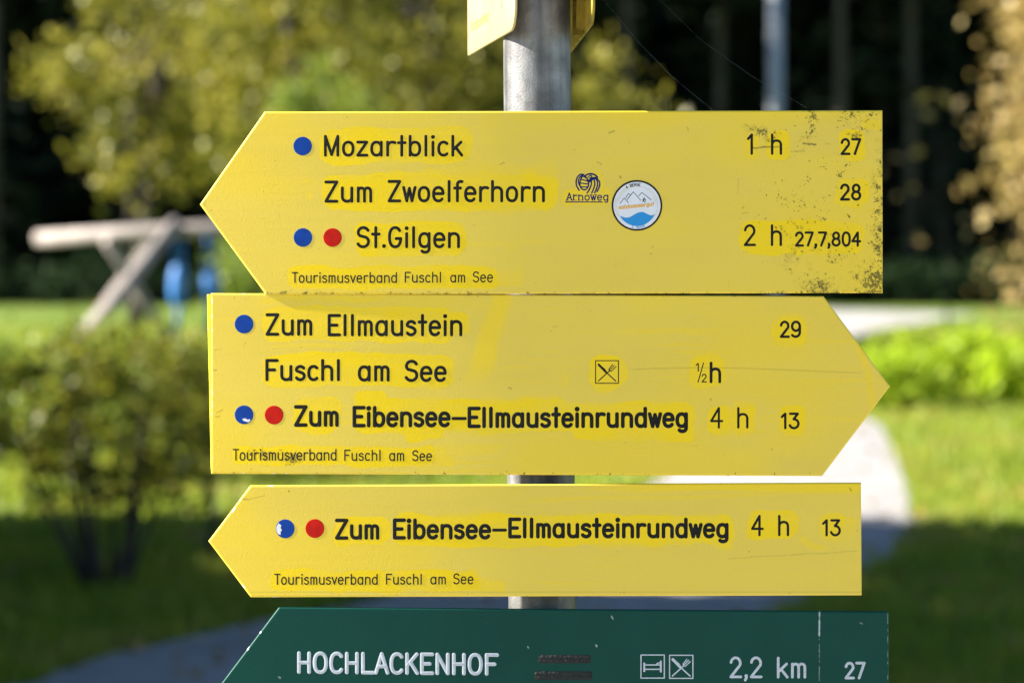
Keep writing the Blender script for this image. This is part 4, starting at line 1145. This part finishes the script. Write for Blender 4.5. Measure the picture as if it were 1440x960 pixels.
s.line([P(.66, .43), P(.70, .36), P(.78, .34), P(.84, .36)], .9)
s.build('pictogram', M['white_text'], s4)
for (x0, y0, x1, y1) in ((757, 920, 831, 932), (751.5, 943, 833, 955.5)):
    n = 46
    V, Fc = [], []
    for k in range(n + 1):
        u = k / n; xx = x0 + (x1 - x0) * u
        e = min(1, 4 * min(u, 1 - u) * 6) ** 0.5
        yc = (y0 + y1) / 2; hh = (y1 - y0) / 2 * (0.55 + 0.45 * e)
        for v, h in ((-1, -2e-5), (-.8, .0003), (-.15, .0004), (0.05, .0001), (.25, .0004), (.8, .0003), (1, -2e-5)):
            V.append(pl(xx + random.uniform(-.3, .3), yc + v * hh + random.uniform(-.35, .35), h * (0.3 + 0.7 * e) * random.uniform(.7, 1.3)))
    for k in range(n):
        for c in range(6): Fc.append((7 * k + c, 7 * k + c + 1, 7 * k + c + 8, 7 * k + c + 7))
    mesh_np('strap', V, Fc, M['strap'], s4, True)

# --- two side signs at the top of the post, seen almost edge on
def side_sign(label, far, near, z0, h, thick, mat, tilt=0.0, inner=False):
    fx, fy = far; nx_, ny_ = near
    t = thing('side_sign', label, 'sign', ((fx + nx_) / 2, (fy + ny_) / 2, z0), 'small signs at right angles on the post')
    d = Vector((nx_ - fx, ny_ - fy, 0)); Lg = d.length; d.normalize()
    nrm = Vector((d.y, -d.x, 0))                     # to the left, towards the sun
    r = 0.022
    out = [(0, 0), (Lg - r, 0)] + [(Lg - r + r * math.sin(a), r - r * math.cos(a)) for a in np.linspace(0.2, math.pi / 2, 7)] + [(Lg, h - r)] + \
          [(Lg - r + r * math.cos(a), h - r + r * math.sin(a)) for a in np.linspace(0.2, math.pi / 2, 7)] + [(0, h)]
    n = len(out); bv = 0.0008
    def pt(u, v, o): return Vector((fx, fy, z0)) + d * (u - v * tilt) + Vector((0, 0, v)) + nrm * o
    cu, cv = Lg / 2, h / 2
    def ins(u, v): return (u + (bv if u < cu else -bv), v + (bv if v < cv else -bv))
    V = [pt(*ins(u, v), thick / 2) for u, v in out] + [pt(u, v, thick / 2 - bv) for u, v in out] + [pt(u, v, -thick / 2 + bv) for u, v in out] + [pt(*ins(u, v), -thick / 2) for u, v in out]
    Fc = [tuple(range(n)), tuple(range(4 * n - 1, 3 * n - 1, -1))]
    for k in range(3):
        for j in range(n):
            j2 = (j + 1) % n; Fc.append((k * n + j, (k + 1) * n + j, (k + 1) * n + j2, k * n + j2))
    o = mesh_np('panel', V, Fc, mat, t)
    import bmesh
    bm = bmesh.new(); bm.from_mesh(o.data); bmesh.ops.recalc_face_normals(bm, faces=bm.faces); bm.to_mesh(o.data); bm.free()
    return t, pt, Lg
yellow_plain = plain('pale_yellow_paint', (0.44, 0.36, 0.16), 0.5, noise=0.12, scale=30)
mossy = plain('mossy_yellow_paint', (0.26, 0.19, 0.012), 0.6, noise=0.6, scale=45, bump=0.4, bscale=120)
far, near = (-0.0420, 2.375), (0.0035, 2.125)
t, pt, Lg = side_sign('pale sunlit yellow sign fixed edge-on to the left side of the post top', far, near, CAMZ + 0.2245, 0.165, 0.003, yellow_plain, 0.02)
s = Strokes(lambda px, py, h: tuple(pt(px, py, 0.0015 + h)), 0.0002)
class Up:                                           # lettering written in metres on the side plate (v is up)
    pass
def side_word(txt, u0, u1, v0, H, sw):
    q = Strokes(lambda px, py, h: tuple(pt(px, 0.165 - py, 0.0015 + h)), 0.0002)
    q.word(txt, u0, u1, 0.165 - v0 - H, 0.165 - v0, sw)
    return q
side_word('Tourismusverband', 0.018, 0.122, 0.021, 0.011, 0.0013).build('lettering', M['brown_text'], t)
side_word('See', 0.030, 0.110, 0.060, 0.030, 0.004).build('lettering', M['brown_text'], t)
px_l = pole_x(60)
m = MB(); m.box((px_l - PR_ + 0.0008, PY, CAMZ + 0.300), (0.005, 0.05, 0.10), 0); m.build('clamp', M['alu'], t)
far, near = (0.0560, 2.42), (0.0715, 2.120)
t, pt, Lg = side_sign('mossy yellow sign fixed edge-on to the right side of the post top', far, near, CAMZ + 0.2290, 0.165, 0.003, mossy, 0.0)
for u in (0.19, 0.235):
    m = MB()
    V = []
    for v in (0.001, 0.163):
        for du, do in ((-.008, .0016), (.008, .0016), (.008, .010), (-.008, .010)): V.append(tuple(pt(Lg - 0.30 + u, v, do)))
    m.add(V, [(0, 1, 2, 3), (7, 6, 5, 4), (0, 4, 5, 1), (1, 5, 6, 2), (2, 6, 7, 3), (3, 7, 4, 0)]); m.build('flange', mossy, t)
m = MB(); m.box((px_l + PR_ + 0.004, PY, CAMZ + 0.31), (0.014, 0.05, 0.08), 0); m.build('clamp', M['alu'], t)

# --- spider threads
m = MB()
for P in ([(846, -3, 2.21), (900, 62, 2.19), (945, 108, 2.17), (1003, 156, 2.152)], [(925, -3, 2.3), (985, 56, 2.24), (1058, 108, 2.19), (1135, 152, 2.152)]):
    m.tube([W(a, b, c) for a, b, c in P], 0.000016, 5, False)
prop(m.build('spider_thread', plain('spider_silk', (0.7, 0.7, 0.7), 0.3)), 'two fine spider threads running from the post top down to the upper sign', 'spider thread')
